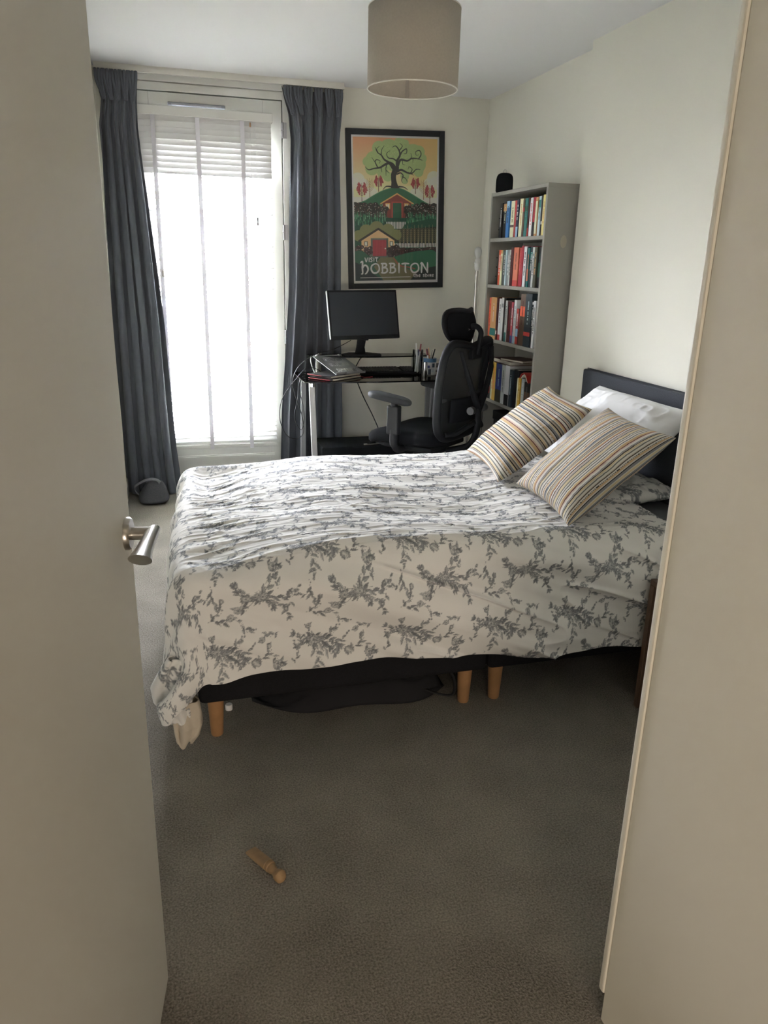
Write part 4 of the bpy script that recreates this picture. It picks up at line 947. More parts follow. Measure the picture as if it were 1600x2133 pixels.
# bushes and reeds
for side in ((207, 600), (850, 1232)):
    for i in range(90):
        x = rp.uniform(*side); y = rp.uniform(985, 1130)-(0 if abs(x-720) > 250 else -30)
        pc.ell(*T(x, y), 34*SX, 30*SY, H(rp.choice(['35342e', '3d3a34', '2f2f2c'])))
    for i in range(110): pc.ell(*T(rp.uniform(*side), rp.uniform(975, 1150)), 4*SX, 4*SY, H(rp.choice(['cfcab8', '9a5f58', 'b8b29c'])))
pc.poly(TP([(207, 1130), (600, 1150), (850, 1150), (1232, 1120), (1232, 1935), (207, 1935)]), H('1f4a3a'))
for i in range(230):
    x = rp.choice([rp.uniform(207, 590), rp.uniform(850, 1232)]); y = rp.uniform(1090, 1220)
    pc.stroke(TP([(x, y+30), (x+rp.uniform(-6, 6), y-20)]), [8*SX, 2*SX], H(rp.choice(['2f7a52', '3f8f63', '25664a', '6aa27c'])))
def fence(x0, x1, y0, y1):
    for x in range(x0, x1, 19): pc.poly(TP([(x, y1), (x, y0+8), (x+5.5, y0), (x+11, y0+8), (x+11, y1)]), H('d8cdb4'))
fence(600, 830, 1195, 1285)
pc.poly(pcrv([(830, 1230), (1000, 1190), (1232, 1170), (1232, 1330), (1000, 1330), (760, 1330)]), H('22523f'))
pc.poly(TP([(740, 1290), (1232, 1260), (1232, 1500), (740, 1500)]), H('27302b'))
for i, x in enumerate(range(770, 1232, 46)):
    pst([(x, 1480), (x, 1360), (x, 1270-rp.uniform(0, 40))], [6, 4, 2], H('a99a70'), 3)
    for k in range(7):
        for sd in (-1, 1): y0 = 1460-k*25; pst([(x, y0), (x+sd*12, y0-14), (x+sd*19, y0-34)], [4, 3, 2], H('94895f'), 3)
fence(680, 1232, 1460, 1520)
for i in range(26): pc.ell(*T(680+i*22, 1560+rp.uniform(-12, 14)), 34*SX, 42*SY, H(rp.choice(['3a2f2e', '44332f', '2f2b29'])))
# ordinary gabled cottage on the left with a plank door, olive trees behind it
for cx, cy, r in ((260, 1370, 70), (350, 1310, 80), (480, 1280, 90), (620, 1300, 80), (720, 1360, 70)): pc.ell(*T(cx, cy), r*SX, r*SY, H('77794a'))
pc.poly(TP([(290, 1420), (500, 1290), (700, 1420), (700, 1620), (290, 1580)]), H('c7a06a'))
pst([(262, 1435), (500, 1285), (728, 1435)], 24, H('3c3833'), 1)
for x0 in (325, 640): pc.poly(TP([(x0, 1500), (x0, 1440), (x0+42, 1440), (x0+42, 1500)]), H('45524d')); pc.poly(TP([(x0+8, 1492), (x0+8, 1448), (x0+34, 1448), (x0+34, 1492)]), H('d9cfae'))
pc.poly(TP([(405, 1640), (405, 1400), (622, 1400), (622, 1640)]), H('56655c')); pc.poly(TP([(428, 1625), (428, 1420), (600, 1420), (600, 1625)]), H('a02c36'))
for x in range(445, 600, 19): pc.stroke(TP([(x, 1425), (x, 1620)]), 3*SX, H('7c2029'))
pc.ell(*T(585, 1530), 8*SX, 8*SY, H('e2cfae'))
for i in range(60):
    x = rp.choice([rp.uniform(207, 420), rp.uniform(620, 760)]); pc.ell(*T(x, rp.uniform(1500, 1640)), 26*SX, 24*SY, H(rp.choice(['3a302f', '46393a'])))
for i in range(130):
    x = rp.choice([rp.uniform(207, 420), rp.uniform(620, 1232)]); pc.ell(*T(x, rp.uniform(1490, 1640)), 3.5*SX, 3.5*SY, H(rp.choice(['c9b8a8', '8d5a58'])))
# foreground lawn, path
pc.poly(pcrv([(207, 1560), (300, 1560), (400, 1650), (480, 1800), (560, 1935), (207, 1935)]), H('2a5a48'))
pc.poly(pcrv([(680, 1640), (850, 1590), (1050, 1560), (1232, 1590), (1232, 1935), (980, 1935), (760, 1760)]), H('2c6a4c'))
pc.poly(TP([(520, 1640), (690, 1640), (800, 1760), (950, 1830), (1000, 1935), (560, 1935), (440, 1760)]), H('6c6a4a')); pst([(690, 1650), (760, 1740), (880, 1770), (960, 1790)], 12, H('a34a3a'))
pc.poly(TP([(207, 1700), (330, 1750), (430, 1850), (560, 1935), (207, 1935)]), H('243238')); pc.poly(TP([(1232, 1760), (1120, 1780), (980, 1830), (900, 1935), (1232, 1935)]), H('2b3433'))
# lettering
cr_ = H('e6dfcf')
def letters(word, x, base, hgt, adv, w_):
    """strokes in a unit box, y up"""
    G = {
     'h': ([[(-.05, 1.15), (.12, 1.22), (.10, .6), (.12, 0), (.0, -.08)], [(.12, .55), (.35, .85), (.62, .70), (.70, .35), (.52, .0), (.40, -.08)]], .85),
     'O': ([[(.50, 1.0), (.15, .82), (.05, .45), (.22, .08), (.52, 0), (.85, .20), (.92, .55), (.78, .90), (.50, 1.0)]], 1.02),
     'B': ([[(.12, 1.0), (.10, .0)], [(.0, 1.0), (.45, .98), (.52, .75), (.15, .56)], [(.15, .56), (.55, .50), (.62, .18), (.35, 0), (.0, .02)]], .74),
     'I': ([[(.15, 1.0), (.15, 0)]], .34), 'T': ([[(.0, .95), (.35, 1.0), (.75, .96)], [(.37, 1.0), (.37, .2), (.45, 0)]], .78),
     'N': ([[(.08, .0), (.10, 1.0)], [(.0, .95), (.16, .98), (.72, .06)], [(.74, 0), (.74, 1.05)]], .9),
     'V': ([[(0, 1), (.32, 0), (.65, 1)]], .78), 'S': ([[(.5, .9), (.25, 1.0), (.05, .78), (.45, .35), (.3, .02), (.0, .1)]], .62),
     't': ([[(0, .95), (.55, .95)], [(.22, .95), (.20, .15), (.45, 0)]], .62), 'e': ([[(.55, .15), (.3, 0), (.06, .3), (.2, .85), (.5, .9), (.5, .6), (.12, .5)]], .70),
     's': ([[(.5, .9), (.25, 1.0), (.05, .78), (.45, .35), (.3, .02), (.0, .1)]], .64), 'i': ([[(.12, .95), (.12, 0)]], .32), 'r': ([[(.08, .95), (.08, 0)], [(.08, .9), (.5, .85), (.45, .5), (.15, .45), (.55, 0)]], .66), ' ': ([], .55)}
    for ch in word:
        for st in G[ch][0]: pst([(x+a*adv, base-b_*hgt) for a, b_ in st], [w_*1.0, w_*1.25, w_*.8], cr_, 6)
        x += G[ch][1]*adv+adv*.14
letters('VISIT', 330, 1695, 50, 48, 9)
letters('hOBBITON', 285, 1838, 118, 116, 17)
letters('the shire', 940, 1895, 30, 38, 6)
pc.stroke(TP([(272, 1897), (900, 1893)]), 6*SX, cr_)
pc.poly(TP([(178, 165), (1258, 165), (1258, 195), (178, 195)]), lin((.87, .85, .80))); pc.poly(TP([(178, 1935), (1258, 1935), (1258, 1975), (178, 1975)]), lin((.87, .85, .80)))
pc.poly(TP([(178, 165), (207, 165), (207, 1975), (178, 1975)]), lin((.87, .85, .80))); pc.poly(TP([(1232, 165), (1258, 165), (1258, 1975), (1232, 1975)]), lin((.87, .85, .80)))
pc.a = pc.a*.82+pc.a.mean(-1, keepdims=True)*.18; pc.a = np.clip(pc.a*1.6+.02, 0, .85); gx = np.linspace(0, 1, QW); gz = np.linspace(0, 1, QH); GXX, GZZ = np.meshgrid(gx, gz)
pcol = pc.sample(GXX*QW*2, (1-GZZ)*QH*2)
grid_mesh('print', (GXX-.5)*(PWp+.006), GXX*0-.006, (GZZ-.5)*(PHp+.006), vcol_mat('poster_print', .5), ps, col=pcol)
MB().bx(-PWp/2-.004, PWp/2+.004, -.010, -.0085, -PHp/2-.004, PHp/2+.004).build('glazing', glass_mat('picture_glass', (.99, .99, .99), ior=1.3), ps)
MB().bx(-PWp/2-.004, PWp/2+.004, -.005, -.001, -PHp/2-.004, PHp/2+.004).build('backing', black_m, ps)

# ================================================================== DESK
dk_ = thing('glass_desk', (0, 0, 0), 'black glass desk with metal legs and a raised monitor shelf against the back wall', 'desk')
bglass = bpy.data.materials.new('black_tinted_glass'); bglass.use_nodes = True; nt = bglass.node_tree; nt.nodes.clear()
out = nt.nodes.new('ShaderNodeOutputMaterial'); t_ = nt.nodes.new('ShaderNodeBsdfTransparent'); t_.inputs[0].default_value = (.10, .105, .105, 1)
g_ = nt.nodes.new('ShaderNodeBsdfGlossy'); g_.inputs['Roughness'].default_value = .03; f_ = nt.nodes.new('ShaderNodeFresnel'); f_.inputs[0].default_value = 1.5
mx_ = nt.nodes.new('ShaderNodeMixShader'); nt.links.new(f_.outputs[0], mx_.inputs[0]); nt.links.new(t_.outputs[0], mx_.inputs[1]); nt.links.new(g_.outputs[0], mx_.inputs[2]); nt.links.new(mx_.outputs[0], out.inputs[0])
DZ = .75
def slab(pts, z0, z1): return MB().prism(pts, z0, z1, 'z')
top = [(.742, 4.345), (.770, 4.325)]+[(.77+.88*i/12, 4.325-.018*math.sin(PI*i/12)) for i in range(1, 13)]+[(1.675, 4.345), (1.675, 4.765), (.742, 4.765)]
slab(top, DZ-.008, DZ).build('glass_top', bglass, dk_, bevel=.0015)
upper = [(.86+.74*i/14, 4.640-.045*math.sin(PI*i/14)) for i in range(15)]+[(1.60, 4.765), (.83, 4.765), (.83, 4.70)]
slab(upper, .852, .860).build('monitor_shelf', bglass, dk_, bevel=.0015)
silver = mat('silver_painted_steel', (.46, .46, .45), .4, .15)
for x, y in ((.905, 4.74), (1.505, 4.68), (1.565, 4.74), (.885, 4.68)):
    MB().cyl((x, y, DZ), (x, y, .852), .0135, n=20).build('shelf_support', silver, dk_, smooth=40)
    MB().cyl((x, y, .8602), (x, y, .866), .016, .014, n=20).build('glass_clamp', chrome_m, dk_, smooth=40)
silver = mat('silver_painted_steel', (.46, .46, .45), .4, .15); dsteel = mat('grey_painted_steel', (.27, .275, .285), .45, .2)
def dleg(x0, y0, x1, m_):
    MB().add([(x0-.016, y0-.012, DZ-.03), (x0+.016, y0-.012, DZ-.03), (x0+.016, y0+.012, DZ-.03), (x0-.016, y0+.012, DZ-.03), (x1-.016, y0-.012, 0), (x1+.016, y0-.012, 0), (x1+.016, y0+.012, 0), (x1-.016, y0+.012, 0)],
             [(0, 1, 2, 3), (7, 6, 5, 4), (0, 4, 5, 1), (1, 5, 6, 2), (2, 6, 7, 3), (3, 7, 4, 0)]).build('leg', m_, dk_, bevel=.003)
    MB().cyl((x0, y0, DZ-.032), (x0, y0, DZ-.008), .017, n=20).build('glass_clamp', chrome_m, dk_, smooth=40)
dleg(.790, 4.36, .815, silver); dleg(.800, 4.70, .790, dsteel); dleg(1.535, 4.36, 1.515, dsteel); dleg(1.62, 4.72, 1.63, dsteel)
MB().bx(.80, .82, 4.37, 4.69, .10, .13).bx(1.51, 1.53, 4.37, 4.69, .10, .13).build('side_rail', dsteel, dk_, bevel=.002)
MB().bx(.83, 1.62, 4.700, 4.715, .04, .08).build('back_rail', dsteel, dk_, bevel=.002)
bk_ = thing('storage_chest', (0, 0, 0), 'low black storage box standing on the floor under the desk', 'box')
MB().bx(.88, 1.49, 4.485, 4.76, .0, .30).build('chest_body', blackfab_m, bk_, bevel=.006)
MB().bx(.875, 1.495, 4.48, 4.765, .27, .325).build('lid', blackfab_m, bk_, bevel=.006)

# ---- monitor (panel plane fitted in space)
mo = thing('monitor', (0, 0, 0), 'black flat computer monitor, switched off, on the raised glass shelf', 'monitor')
BL, BR, TR, TL = Vector((.931, 4.489, .971)), Vector((1.368, 4.544, .978)), Vector((1.355, 4.610, 1.255)), Vector((.918, 4.555, 1.248))
mx1 = (BR-BL).normalized(); my1 = (TL-BL); my1 = (my1-mx1*my1.dot(mx1)).normalized(); mn = mx1.cross(my1)   # mn points to viewer (-y)
if mn.y > 0: mn = -mn
MM = Matrix(((mx1.x, my1.x, mn.x), (mx1.y, my1.y, mn.y), (mx1.z, my1.z, mn.z))); mc = (BL+BR+TR+TL)/4; mw, mh = .441, .286
MB().box((0, 0, 0), (0, 0, 0)); 
mb = MB(); mb.box(mc+MM @ Vector((0, 0, -.012)), (mw, mh, .024), MM); mb.build('housing', black_m, mo, bevel=.003)
MB().box(mc+MM @ Vector((0, .005, .0005)), (mw-.022, mh-.034, .002), MM).build('screen', mat('dark_screen', (.020, .025, .034), .32), mo)
MB().box(mc+MM @ Vector((-mw/2-.0012, 0, -.010)), (.003, mh-.006, .018), MM).build('edge_strip', silver, mo)
MB().box(mc+MM @ Vector((.0, -mh/2-.004, -.006)), (.030, .010, .014), MM).build('button_bar', black_m, mo, bevel=.002)
base_c = Vector((1.155, 4.690, .8605))
st = MB(); p0 = mc+MM @ Vector((0, -.06, -.035)); P_ = [(p0.x, p0.y, p0.z), (1.150, 4.625, .97), (1.150, 4.66, .91), (1.155, 4.685, .868)]
st.tube(P_, [.030, .027, .026, .034], 10, flat=.35); st.build('stand_neck', black_m, mo, smooth=40)
MB().box(mc+MM @ Vector((0, -.03, -.032)), (.11, .10, .022), MM).build('mount', black_m, mo, bevel=.004)
MB().prism([(x+base_c.x, y+4.665) for x, y in ((-.115, -.055), (.115, -.065), (.125, .0), (.06, .085), (-.06, .085), (-.125, .0))], .8605, .870, 'z').build('stand_base', black_m, mo, bevel=.003)

# ---- keyboard with keys
kb = thing('keyboard', (1.315, 4.645, DZ+.0005), 'black computer keyboard on the glass desk below the monitor shelf', 'keyboard', rz=math.radians(1))
KM = rotm(math.radians(6), 0, 0)
MB().box((0, 0, .014), (.40, .145, .016), KM).build('keyboard_case', black_m, kb, bevel=.004)
keym = mat('key_plastic', (.03, .031, .034), .5)
k0 = None; wdt = .0172
for r in range(5):
    for c in range(21):
        if c in (15,) : continue
        ox, oy = -.185+c*.0185, .050-r*.0225
        L = KM @ Vector((ox, oy, .010)); L.z += .016
        if k0 is None:
            k0 = MB().box((0, 0, 0), (.0158, .0185, .006), KM).build('key', keym, kb, bevel=.0015, segs=1); k0.location = L
        else:
            o = k0.copy(); C.objects.link(o); o.parent = kb; o.location = L

# ---- notebooks, laptop stand
def notebook(cx, cy, z, rz, w_, d_, h, label, cc):
    o = thing('notebook', (cx, cy, z), label, 'notebook', rz=rz)
    MB().box((0, 0, h-.0012), (w_, d_, .0024)).box((0, 0, .0012), (w_, d_, .0024)).box((-w_/2+.0012, 0, h/2), (.0024, d_, h)).build('cover', mat(cc, (.035, .030, .032) if 'dark' in cc else (.30, .02, .03), .5), o, bevel=.0006, segs=1)
    MB().box((.001, 0, h/2), (w_-.006, d_-.005, h-.0048)).build('pages', page_m, o)
    return o
a37 = math.radians(37)
n1_ = notebook(.955, 4.478, DZ+.0003, a37, .262, .182, .0145, 'lower dark notebook of the two stacked at the desk corner', 'dark_leatherette')
n2_ = notebook(.950, 4.480, DZ+.0151, math.radians(35), .258, .180, .0145, 'upper dark notebook of the two stacked under the laptop stand', 'dark_leatherette')
rbm = mat('red_ribbon', (.45, .03, .05), .6)
MB().tube(spline([(.10, -.085, .004), (.13, -.11, -.010), (.165, -.118, -.0135), (.20, -.125, -.0135)], 5), .0035, 6, flat=.25).build('ribbon_marker', rbm, n2_, smooth=True)
MB().tube(spline([(-.125, .095, .012), (-.137, .085, .010), (-.137, .02, .010), (-.135, -.02, .009)], 5),   .0022, 6, flat=.8).build('elastic_band', rbm, n2_, smooth=True)
MB().tube(spline([(-.125, .093, .007), (-.138, .085, .005), (-.139, .0, .005), (-.136, -.05, .005), (-.12, -.089, .005)], 5), .0022, 6, flat=.8).build('elastic_band', rbm, n1_, smooth=True)
ls = thing('laptop_stand', (0, 0, 0), 'silver perforated laptop stand sitting on the notebooks', 'laptop stand')
a0, a1, b0, b1 = Vector((.928, 4.345, .788)), Vector((1.118, 4.404, .788)), Vector((.838, 4.625, .862)), Vector((1.025, 4.682, .866))
sx = (a1-a0).normalized(); sy = ((b0-a0)-sx*(b0-a0).dot(sx)); sl = sy.length; sy.normalize(); sn = sx.cross(sy); sw = (a1-a0).length
def S(u, v, n_=0): return a0+sx*u*sw+sy*v*sl+sn*n_
# plate as a grid with slanted slots cut out
pm = MB(); NU, NV = 40, 24
rowsY = [0, .06, .16, .20, .30, .38, .48, .54, .64, .72, .82, .88, 1.0]
def quad(p, q, r, s_): pm.add([S(*p, .0008), S(*q, .0008), S(*r, .0008), S(*s_, .0008), S(*p, -.0008), S(*q, -.0008), S(*r, -.0008), S(*s_, -.0008)], [(0, 1, 2, 3), (7, 6, 5, 4), (0, 4, 5, 1), (1, 5, 6, 2), (2, 6, 7, 3), (3, 7, 4, 0)])
bands = [(.12, .28), (.42, .58), (.68, .84)]
prev = 0.0
for v0, v1 in bands:
    quad((0, prev), (1, prev), (1, v0), (0, v0)); n_s = 15; u0, u1 = .16, .84; st_ = (u1-u0)/n_s; sk = .06
    quad((0, v0), (u0, v0), (u0+sk, v1), (0, v1)); quad((u1+0, v0), (1, v0), (1, v1), (u1+sk, v1))
    for i in range(n_s+1):
        x0 = u0+i*st_-st_*.28*(i > 0); x1 = u0+i*st_+st_*.28*(i < n_s); quad((x0, v0), (x1, v0), (x1+sk, v1), (x0+sk, v1))
    prev = v1
quad((0, prev), (1, prev), (1, 1), (0, 1))
alu = mat('aluminium_sheet', (.55, .55, .54), .38, .85)
pm.build('plate', alu, ls)
lip = MB()
for u0, u1 in ((0, .36), (.64, 1)): lip.box(S((u0+u1)/2, 0, .006), (sw*(u1-u0), .002, .012), Matrix(((sx.x, sy.x, sn.x), (sx.y, sy.y, sn.y), (sx.z, sy.z, sn.z))))
for q in lip.v[:0]: pass
half = len(lip.v)//2
MB().add(lip.v[:8], lip.f[:6]).build('lip', alu, ls); MB().add(lip.v[8:], [tuple(i-8 for i in f) for f in lip.f[6:]]).build('lip', alu, ls)
for u in (.06, .94):
    q0 = S(u, 1, -.003); MB().tube(spline([tuple(S(u, .90, -.004)), tuple(S(u, 1.02, -.002)), (q0.x-.015, q0.y+.02, q0.z-.022), (q0.x+.0, q0.y-.012, DZ+.020), (q0.x+.022, q0.y-.06, DZ+.0045 if u > .5 else DZ+.0045)], 6), .0042, 8).build('support_leg', alu, ls, smooth=True)
MB().tube([tuple(S(u, .985, -.004)) for u in (0.02, .98)], .003, 6).build('hinge_rod', alu, ls)

# ---- mug with pens, tumbler, steel cup, small stack
mg = thing('mug', (1.567, 4.545, DZ+.0003), 'white mug with a blue rim holding pens on the glass desk', 'mug')
MB().lathe([(.036, 0), (.040, .004), (.041, .104), (.038, .104), (.037, .008), (.001, .007)], n=32, cap=False).build('mug_body', mat('mug_ceramic', (.66, .66, .64), .3), mg, smooth=40)
MB().lathe([(.0414, .080), (.0414, .1045), (.0408, .1045)], n=32, cap=False).build('rim_band', mat('mug_blue', (.06, .16, .30), .3), mg, smooth=40)
for i, (a_, z0, z1, cc) in enumerate(((-2.1, .045, .062, (.03, .04, .14)), (-1.3, .05, .075, (.05, .09, .13)), (-1.9, .006, .040, (.02, .03, .06)), (-1.4, .02, .045, (.50, .52, .55)))):
    vs = [(.0415*math.cos(a_+d), .0415*math.sin(a_+d), z) for z in (z0, z1) for d in (-.22, -.07, .07, .22)]
    MB().add(vs, [(j, j+1, j+5, j+4) for j in range(3)]).build('printed_patch', mat(f'mug_print_{i}', cc, .3), mg, solid=.0006)
MB().tube(spline([(.036, -.006, .090), (.058, -.012, .094), (.072, -.016, .070), (.066, -.014, .040), (.036, -.006, .024)], 7), .0048, 8, flat=1.2).build('handle', mat('mug_ceramic', (.66, .66, .64), .3), mg, smooth=True)
def pen(name, parent_loc, p0, p1, r, c, label, cat='pen', capc=None, grp='pens in the pots on the desk'):
    t = thing(name, parent_loc, label, cat, grp); p0, p1 = Vector(p0), Vector(p1); d = p1-p0
    MB().cyl(p0, p0+d*.74, r, n=10).build('barrel', mat('pen_'+'_'.join(f'{int(q*100)}' for q in c), c, .4), t, smooth=40)
    cc = capc or c
    MB().cyl(p0+d*.74, p1, r*1.12, r*.9, n=10).build('pen_cap', mat('pen_'+'_'.join(f'{int(q*100)}' for q in cc), cc, .4), t, smooth=40)
    return t
mL = (1.567, 4.545, DZ)
pen('pencil', mL, (.004, .0, .010), (-.010, .005, .166), .0038, (.60, .26, .12), 'orange pencil standing in the blue rimmed mug', 'pencil', (.66, .40, .26))
pen('pen', mL, (-.012, -.01, .010), (.032, .004, .158), .0042, (.012, .012, .014), 'black pen leaning to the right in the blue rimmed mug')
pen('pen', mL, (-.006, .012, .010), (.020, .018, .150), .0030, (.35, .36, .37), 'grey pen beside the black one in the blue rimmed mug')
pen('pen', mL, (.010, -.004, .010), (-.028, -.006, .160), .0050, (.72, .72, .70), 'white pen with a dark red cap in the mug', capc=(.16, .02, .03))
pen('pen', mL, (.0, .016, .010), (-.012, .012, .158), .0058, (.10, .10, .10), 'thick dark marker in the mug behind the orange pencil')
tb_ = thing('tumbler', (1.500, 4.585, DZ+.0003), 'clear glass tumbler holding pens just left of the mug', 'glass')
MB().lathe([(.026, 0), (.029, .003), (.034, .150), (.0325, .150), (.0275, .008), (.001, .008)], n=28, cap=False).build('glass_body', glass_mat('tumbler_glass', (.80, .82, .82)), tb_, smooth=40)
tL = (1.500, 4.585, DZ)
pen('pen', tL, (.004, 0, .012), (-.012, .0, .190), .0062, (.74, .74, .70), 'thick white highlighter, tallest in the glass tumbler')
pen('pen', tL, (-.004, -.012, .012), (.016, -.006, .186), .0046, (.80, .78, .74), 'white pen with a red clip in the glass tumbler', capc=(.28, .04, .06))
pen('pen', tL, (-.010, .006, .012), (.008, .006, .150), .0085, (.70, .70, .70), 'broad marker with a navy cap in the glass tumbler', capc=(.03, .04, .12))
cp_ = MB().lathe([(.0150, 0), (.0155, .002), (.0155, .088), (.0140, .088), (.0138, .004), (.001, .004)], (1.512, 4.47, DZ+.0003), n=24, cap=False).build('steel_cup', chrome_m, smooth=40)
tag(cp_, 'slim polished steel cup on the desk in front of the tumbler', 'cup')
for i, (cx, cy, z, rz, cc, lb) in enumerate(((1.715, 4.69, DZ+.0003, -.10, 'dark_leatherette', 'lower black notepad with pale pages between the mug and the office chair'), (1.710, 4.69, DZ+.0263, -.05, 'dark_leatherette', 'upper black notepad with pale pages between the mug and the office chair'))):
    o = thing('notepad', (cx-.035, cy-.08, z), lb, 'notepad', rz=rz)
    MB().box((0, 0, .0235), (.14, .19, .003)).box((0, 0, .0015), (.14, .19, .003)).build('cover', mat(cc, (.035, .03, .032), .5), o)
    MB().box((0, 0, .0125), (.134, .184, .019)).build('pages', mat('bright_pages', (.85, .84, .80), .6), o)
MB().tube([(-.03+.008*math.cos(a), -.100, .030+.008*math.sin(a)) for a in np.linspace(0, 2*PI, 15)[:-1]], .0018, 6, closed=True).build('ring', black_m, o, smooth=True)
# ---- cables
cbm = mat('black_cable', (.012, .012, .013), .5)
c1 = MB().tube(spline([(1.090, 4.66, .952), (1.03, 4.64, .925), (.955, 4.62, .897), (.86, 4.60, .876), (.775, 4.56, .835), (.722, 4.52, .785), (.700, 4.50, .715), (.722, 4.50, .62), (.752, 4.50, .53), (.765, 4.50, .44), (.745, 4.50, .395), (.70, 4.50, .385), (.655, 4.50, .415), (.622, 4.50, .50), (.628, 4.50, .60), (.665, 4.50, .675), (.725, 4.51, .745), (.79, 4.54, .80), (.86, 4.58, .79), (.90, 4.60, .760)], 9), .0022, 6).build('monitor_cable', cbm, smooth=True)
tag(c1, 'long thin black cable looping from the monitor down past the left edge of the desk', 'cable')
c2 = MB().tube(spline([(.80, 4.56, .758), (.752, 4.54, .735), (.735, 4.54, .62), (.715, 4.54, .52), (.730, 4.54, .46), (.758, 4.54, .43), (.775, 4.54, .49), (.768, 4.54, .58), (.745, 4.54, .67), (.737, 4.54, .74), (.758, 4.55, .768), (.84, 4.58, .757)], 9), .0017, 6).build('charger_cable', cbm, smooth=True)
tag(c2, 'thinner black cable hanging in a narrow loop beside the desk leg', 'cable')
c3 = MB().tube(spline([(1.17, 4.70, .845), (1.17, 4.80, .80), (1.17, 4.885, .72), (1.205, 4.84, .60), (1.26, 4.74, .46), (1.30, 4.68, .35)], 8), .0035, 7).build('power_cable', cbm, smooth=True)
tag(c3, 'thick black cable hanging behind the desk down to the storage box', 'cable')
c4 = MB().tube(spline([(BXF-.006, 4.085, .985), (BXF-.008, 4.09, .90), (BXF-.008, 4.125, .80), (BXF-.006, 4.16, .70), (BXF-.008, 4.17, .62), (BXF-.01, 4.17, .40)], 7), .0018, 6).build('lamp_wire', cbm, smooth=True)
tag(c4, 'thin dark wire hanging down in front of the fourth shelf of the bookcase', 'wire')

# ================================================================== OFFICE CHAIR   (local: +y forward, x to the chair's right)
fw = Vector((-.65, .76, 0)).normalized(); yaw = math.atan2(fw.y, fw.x)-PI/2
ch = thing('office_chair', (1.36, 4.10, 0), 'black mesh office chair with headrest and armrests, turned toward the desk', 'office chair', rz=yaw)
mesh_m = bpy.data.materials.new('black_mesh_net'); mesh_m.use_nodes = True; nt = mesh_m.node_tree; b = nt.nodes['Principled BSDF']
b.inputs['Base Color'].default_value = (.015, .016, .018, 1); b.inputs['Roughness'].default_value = .8
t_ = nt.nodes.new('ShaderNodeBsdfTransparent'); mx_ = nt.nodes.new('ShaderNodeMixShader')
tc_n = nt.nodes.new('ShaderNodeTexCoord'); wv = nt.nodes.new('ShaderNodeTexChecker'); wv.inputs['Scale'].default_value = 900
nt.links.new(tc_n.outputs['Object'], wv.inputs['Vector']); mr = nt.nodes.new('ShaderNodeMapRange'); mr.inputs[3].default_value = .88; mr.inputs[4].default_value = .97
nt.links.new(wv.outputs['Fac'], mr.inputs[0]); nt.links.new(mr.outputs[0], mx_.inputs[0])
nt.links.new(t_.outputs[0], mx_.inputs[1]); nt.links.new(b.outputs[0], mx_.inputs[2]); nt.links.new(mx_.outputs[0], nt.nodes['Material Output'].inputs[0])
# seat cushion: superellipse loft with waterfall front
def seat_surface():
    vs = []; fs = []; n = 40; lay = [(.455, .80), (.462, .95), (.480, 1.0), (.505, 1.0), (.520, .95), (.527, .80), (.528, .4)]
    for z, sc in lay:
        for k in range(n):
            a = 2*PI*k/n; c_, s_ = math.cos(a), math.sin(a)
            x = .250*sc*math.copysign(abs(c_)**.55, c_); y = .245*sc*math.copysign(abs(s_)**.6, s_)
            dip = -.045*max(0, (y-.09)/.15)**1.6 if y > .09 else 0
            sad = .012*(abs(x)/.25)**2 if z > .5 else 0
            vs.append((x, y, z+dip+sad))
    for j in range(len(lay)-1):
        for k in range(n): fs.append((j*n+k, j*n+(k+1) % n, (j+1)*n+(k+1) % n, (j+1)*n+k))
    fs += [tuple(range(n-1, -1, -1)), tuple((len(lay)-1)*n+k for k in range(n))]
    return MB().add(vs, fs)
seat_surface().build('seat', blackfab_m, ch, smooth=50)
MB().prism([(-.19, -.20), (.19, -.20), (.20, .10), (.15, .20), (-.15, .20), (-.20, .10)], .425, .452, 'z').build('seat_pan', black_m, ch, bevel=.008)
MB().tube([(.11, .15, .425), (.21, .235, .415)], .007, 8).tube([(-.21, .235, .418), (-.11, .15, .425)], .007, 8).build('lever', chrome_m, ch, smooth=40)
MB().bx(-.09, .09, -.16, .08, .385, .426).build('tilt_mechanism', black_m, ch, bevel=.01)
# back: profile curve (rear offset and height), slightly reclined with lumbar bulge
def backy(z):      # z .52..1.0 -> y (negative is rear)
    t = (z-.50)/.52; return -.235-.070*t-.030*math.sin(PI*min(1, max(0, (t-.1)/.9)))*(-1)*(.5)
def bw(z):
    t = (z-.50)/.52; return .205+.030*math.sin(PI*min(1, t*.9))+.0*t
outl = []
for z, x in [(.505, 0), (.505, .12), (.520, .175), (.57, .215), (.66, .228), (.78, .237), (.88, .242), (.95, .242), (.995, .228), (1.020, .190), (1.012, .10), (.994, 0)]: outl.append((x, z))
outl = outl+[(-x, z) for x, z in outl[-2:0:-1]]
op = spline([(x, backy(z)-.06*(1-(x/.24)**2)*.45, z) for x, z in outl], 5, True)
MB().tube(op, .025, 10, closed=True, flat=.8).build('back_frame', black_m, ch, smooth=True)
inn = [(p.x, p.z) for p in op]
NB = 26; vs = []; fs = []
zs_ = np.linspace(.515, 1.008, 30)
def halfw(z):
    xs = [abs(a) for a, z_ in inn if abs(z_-z) < .012]; return max(xs) if xs else .1
for z in zs_:
    hw = halfw(z)-.006
    for i in range(NB): x = -hw+2*hw*i/(NB-1); vs.append((x, backy(z)-.06*(1-(x/.24)**2)*.45, min(z, 1.0+.02*abs(x)/.15)))
for j in range(len(zs_)-1):
    for i in range(NB-1): fs.append((j*NB+i, j*NB+i+1, (j+1)*NB+i+1, (j+1)*NB+i))
MB().add(vs, fs).build('back_mesh', mesh_m, ch, smooth=True)
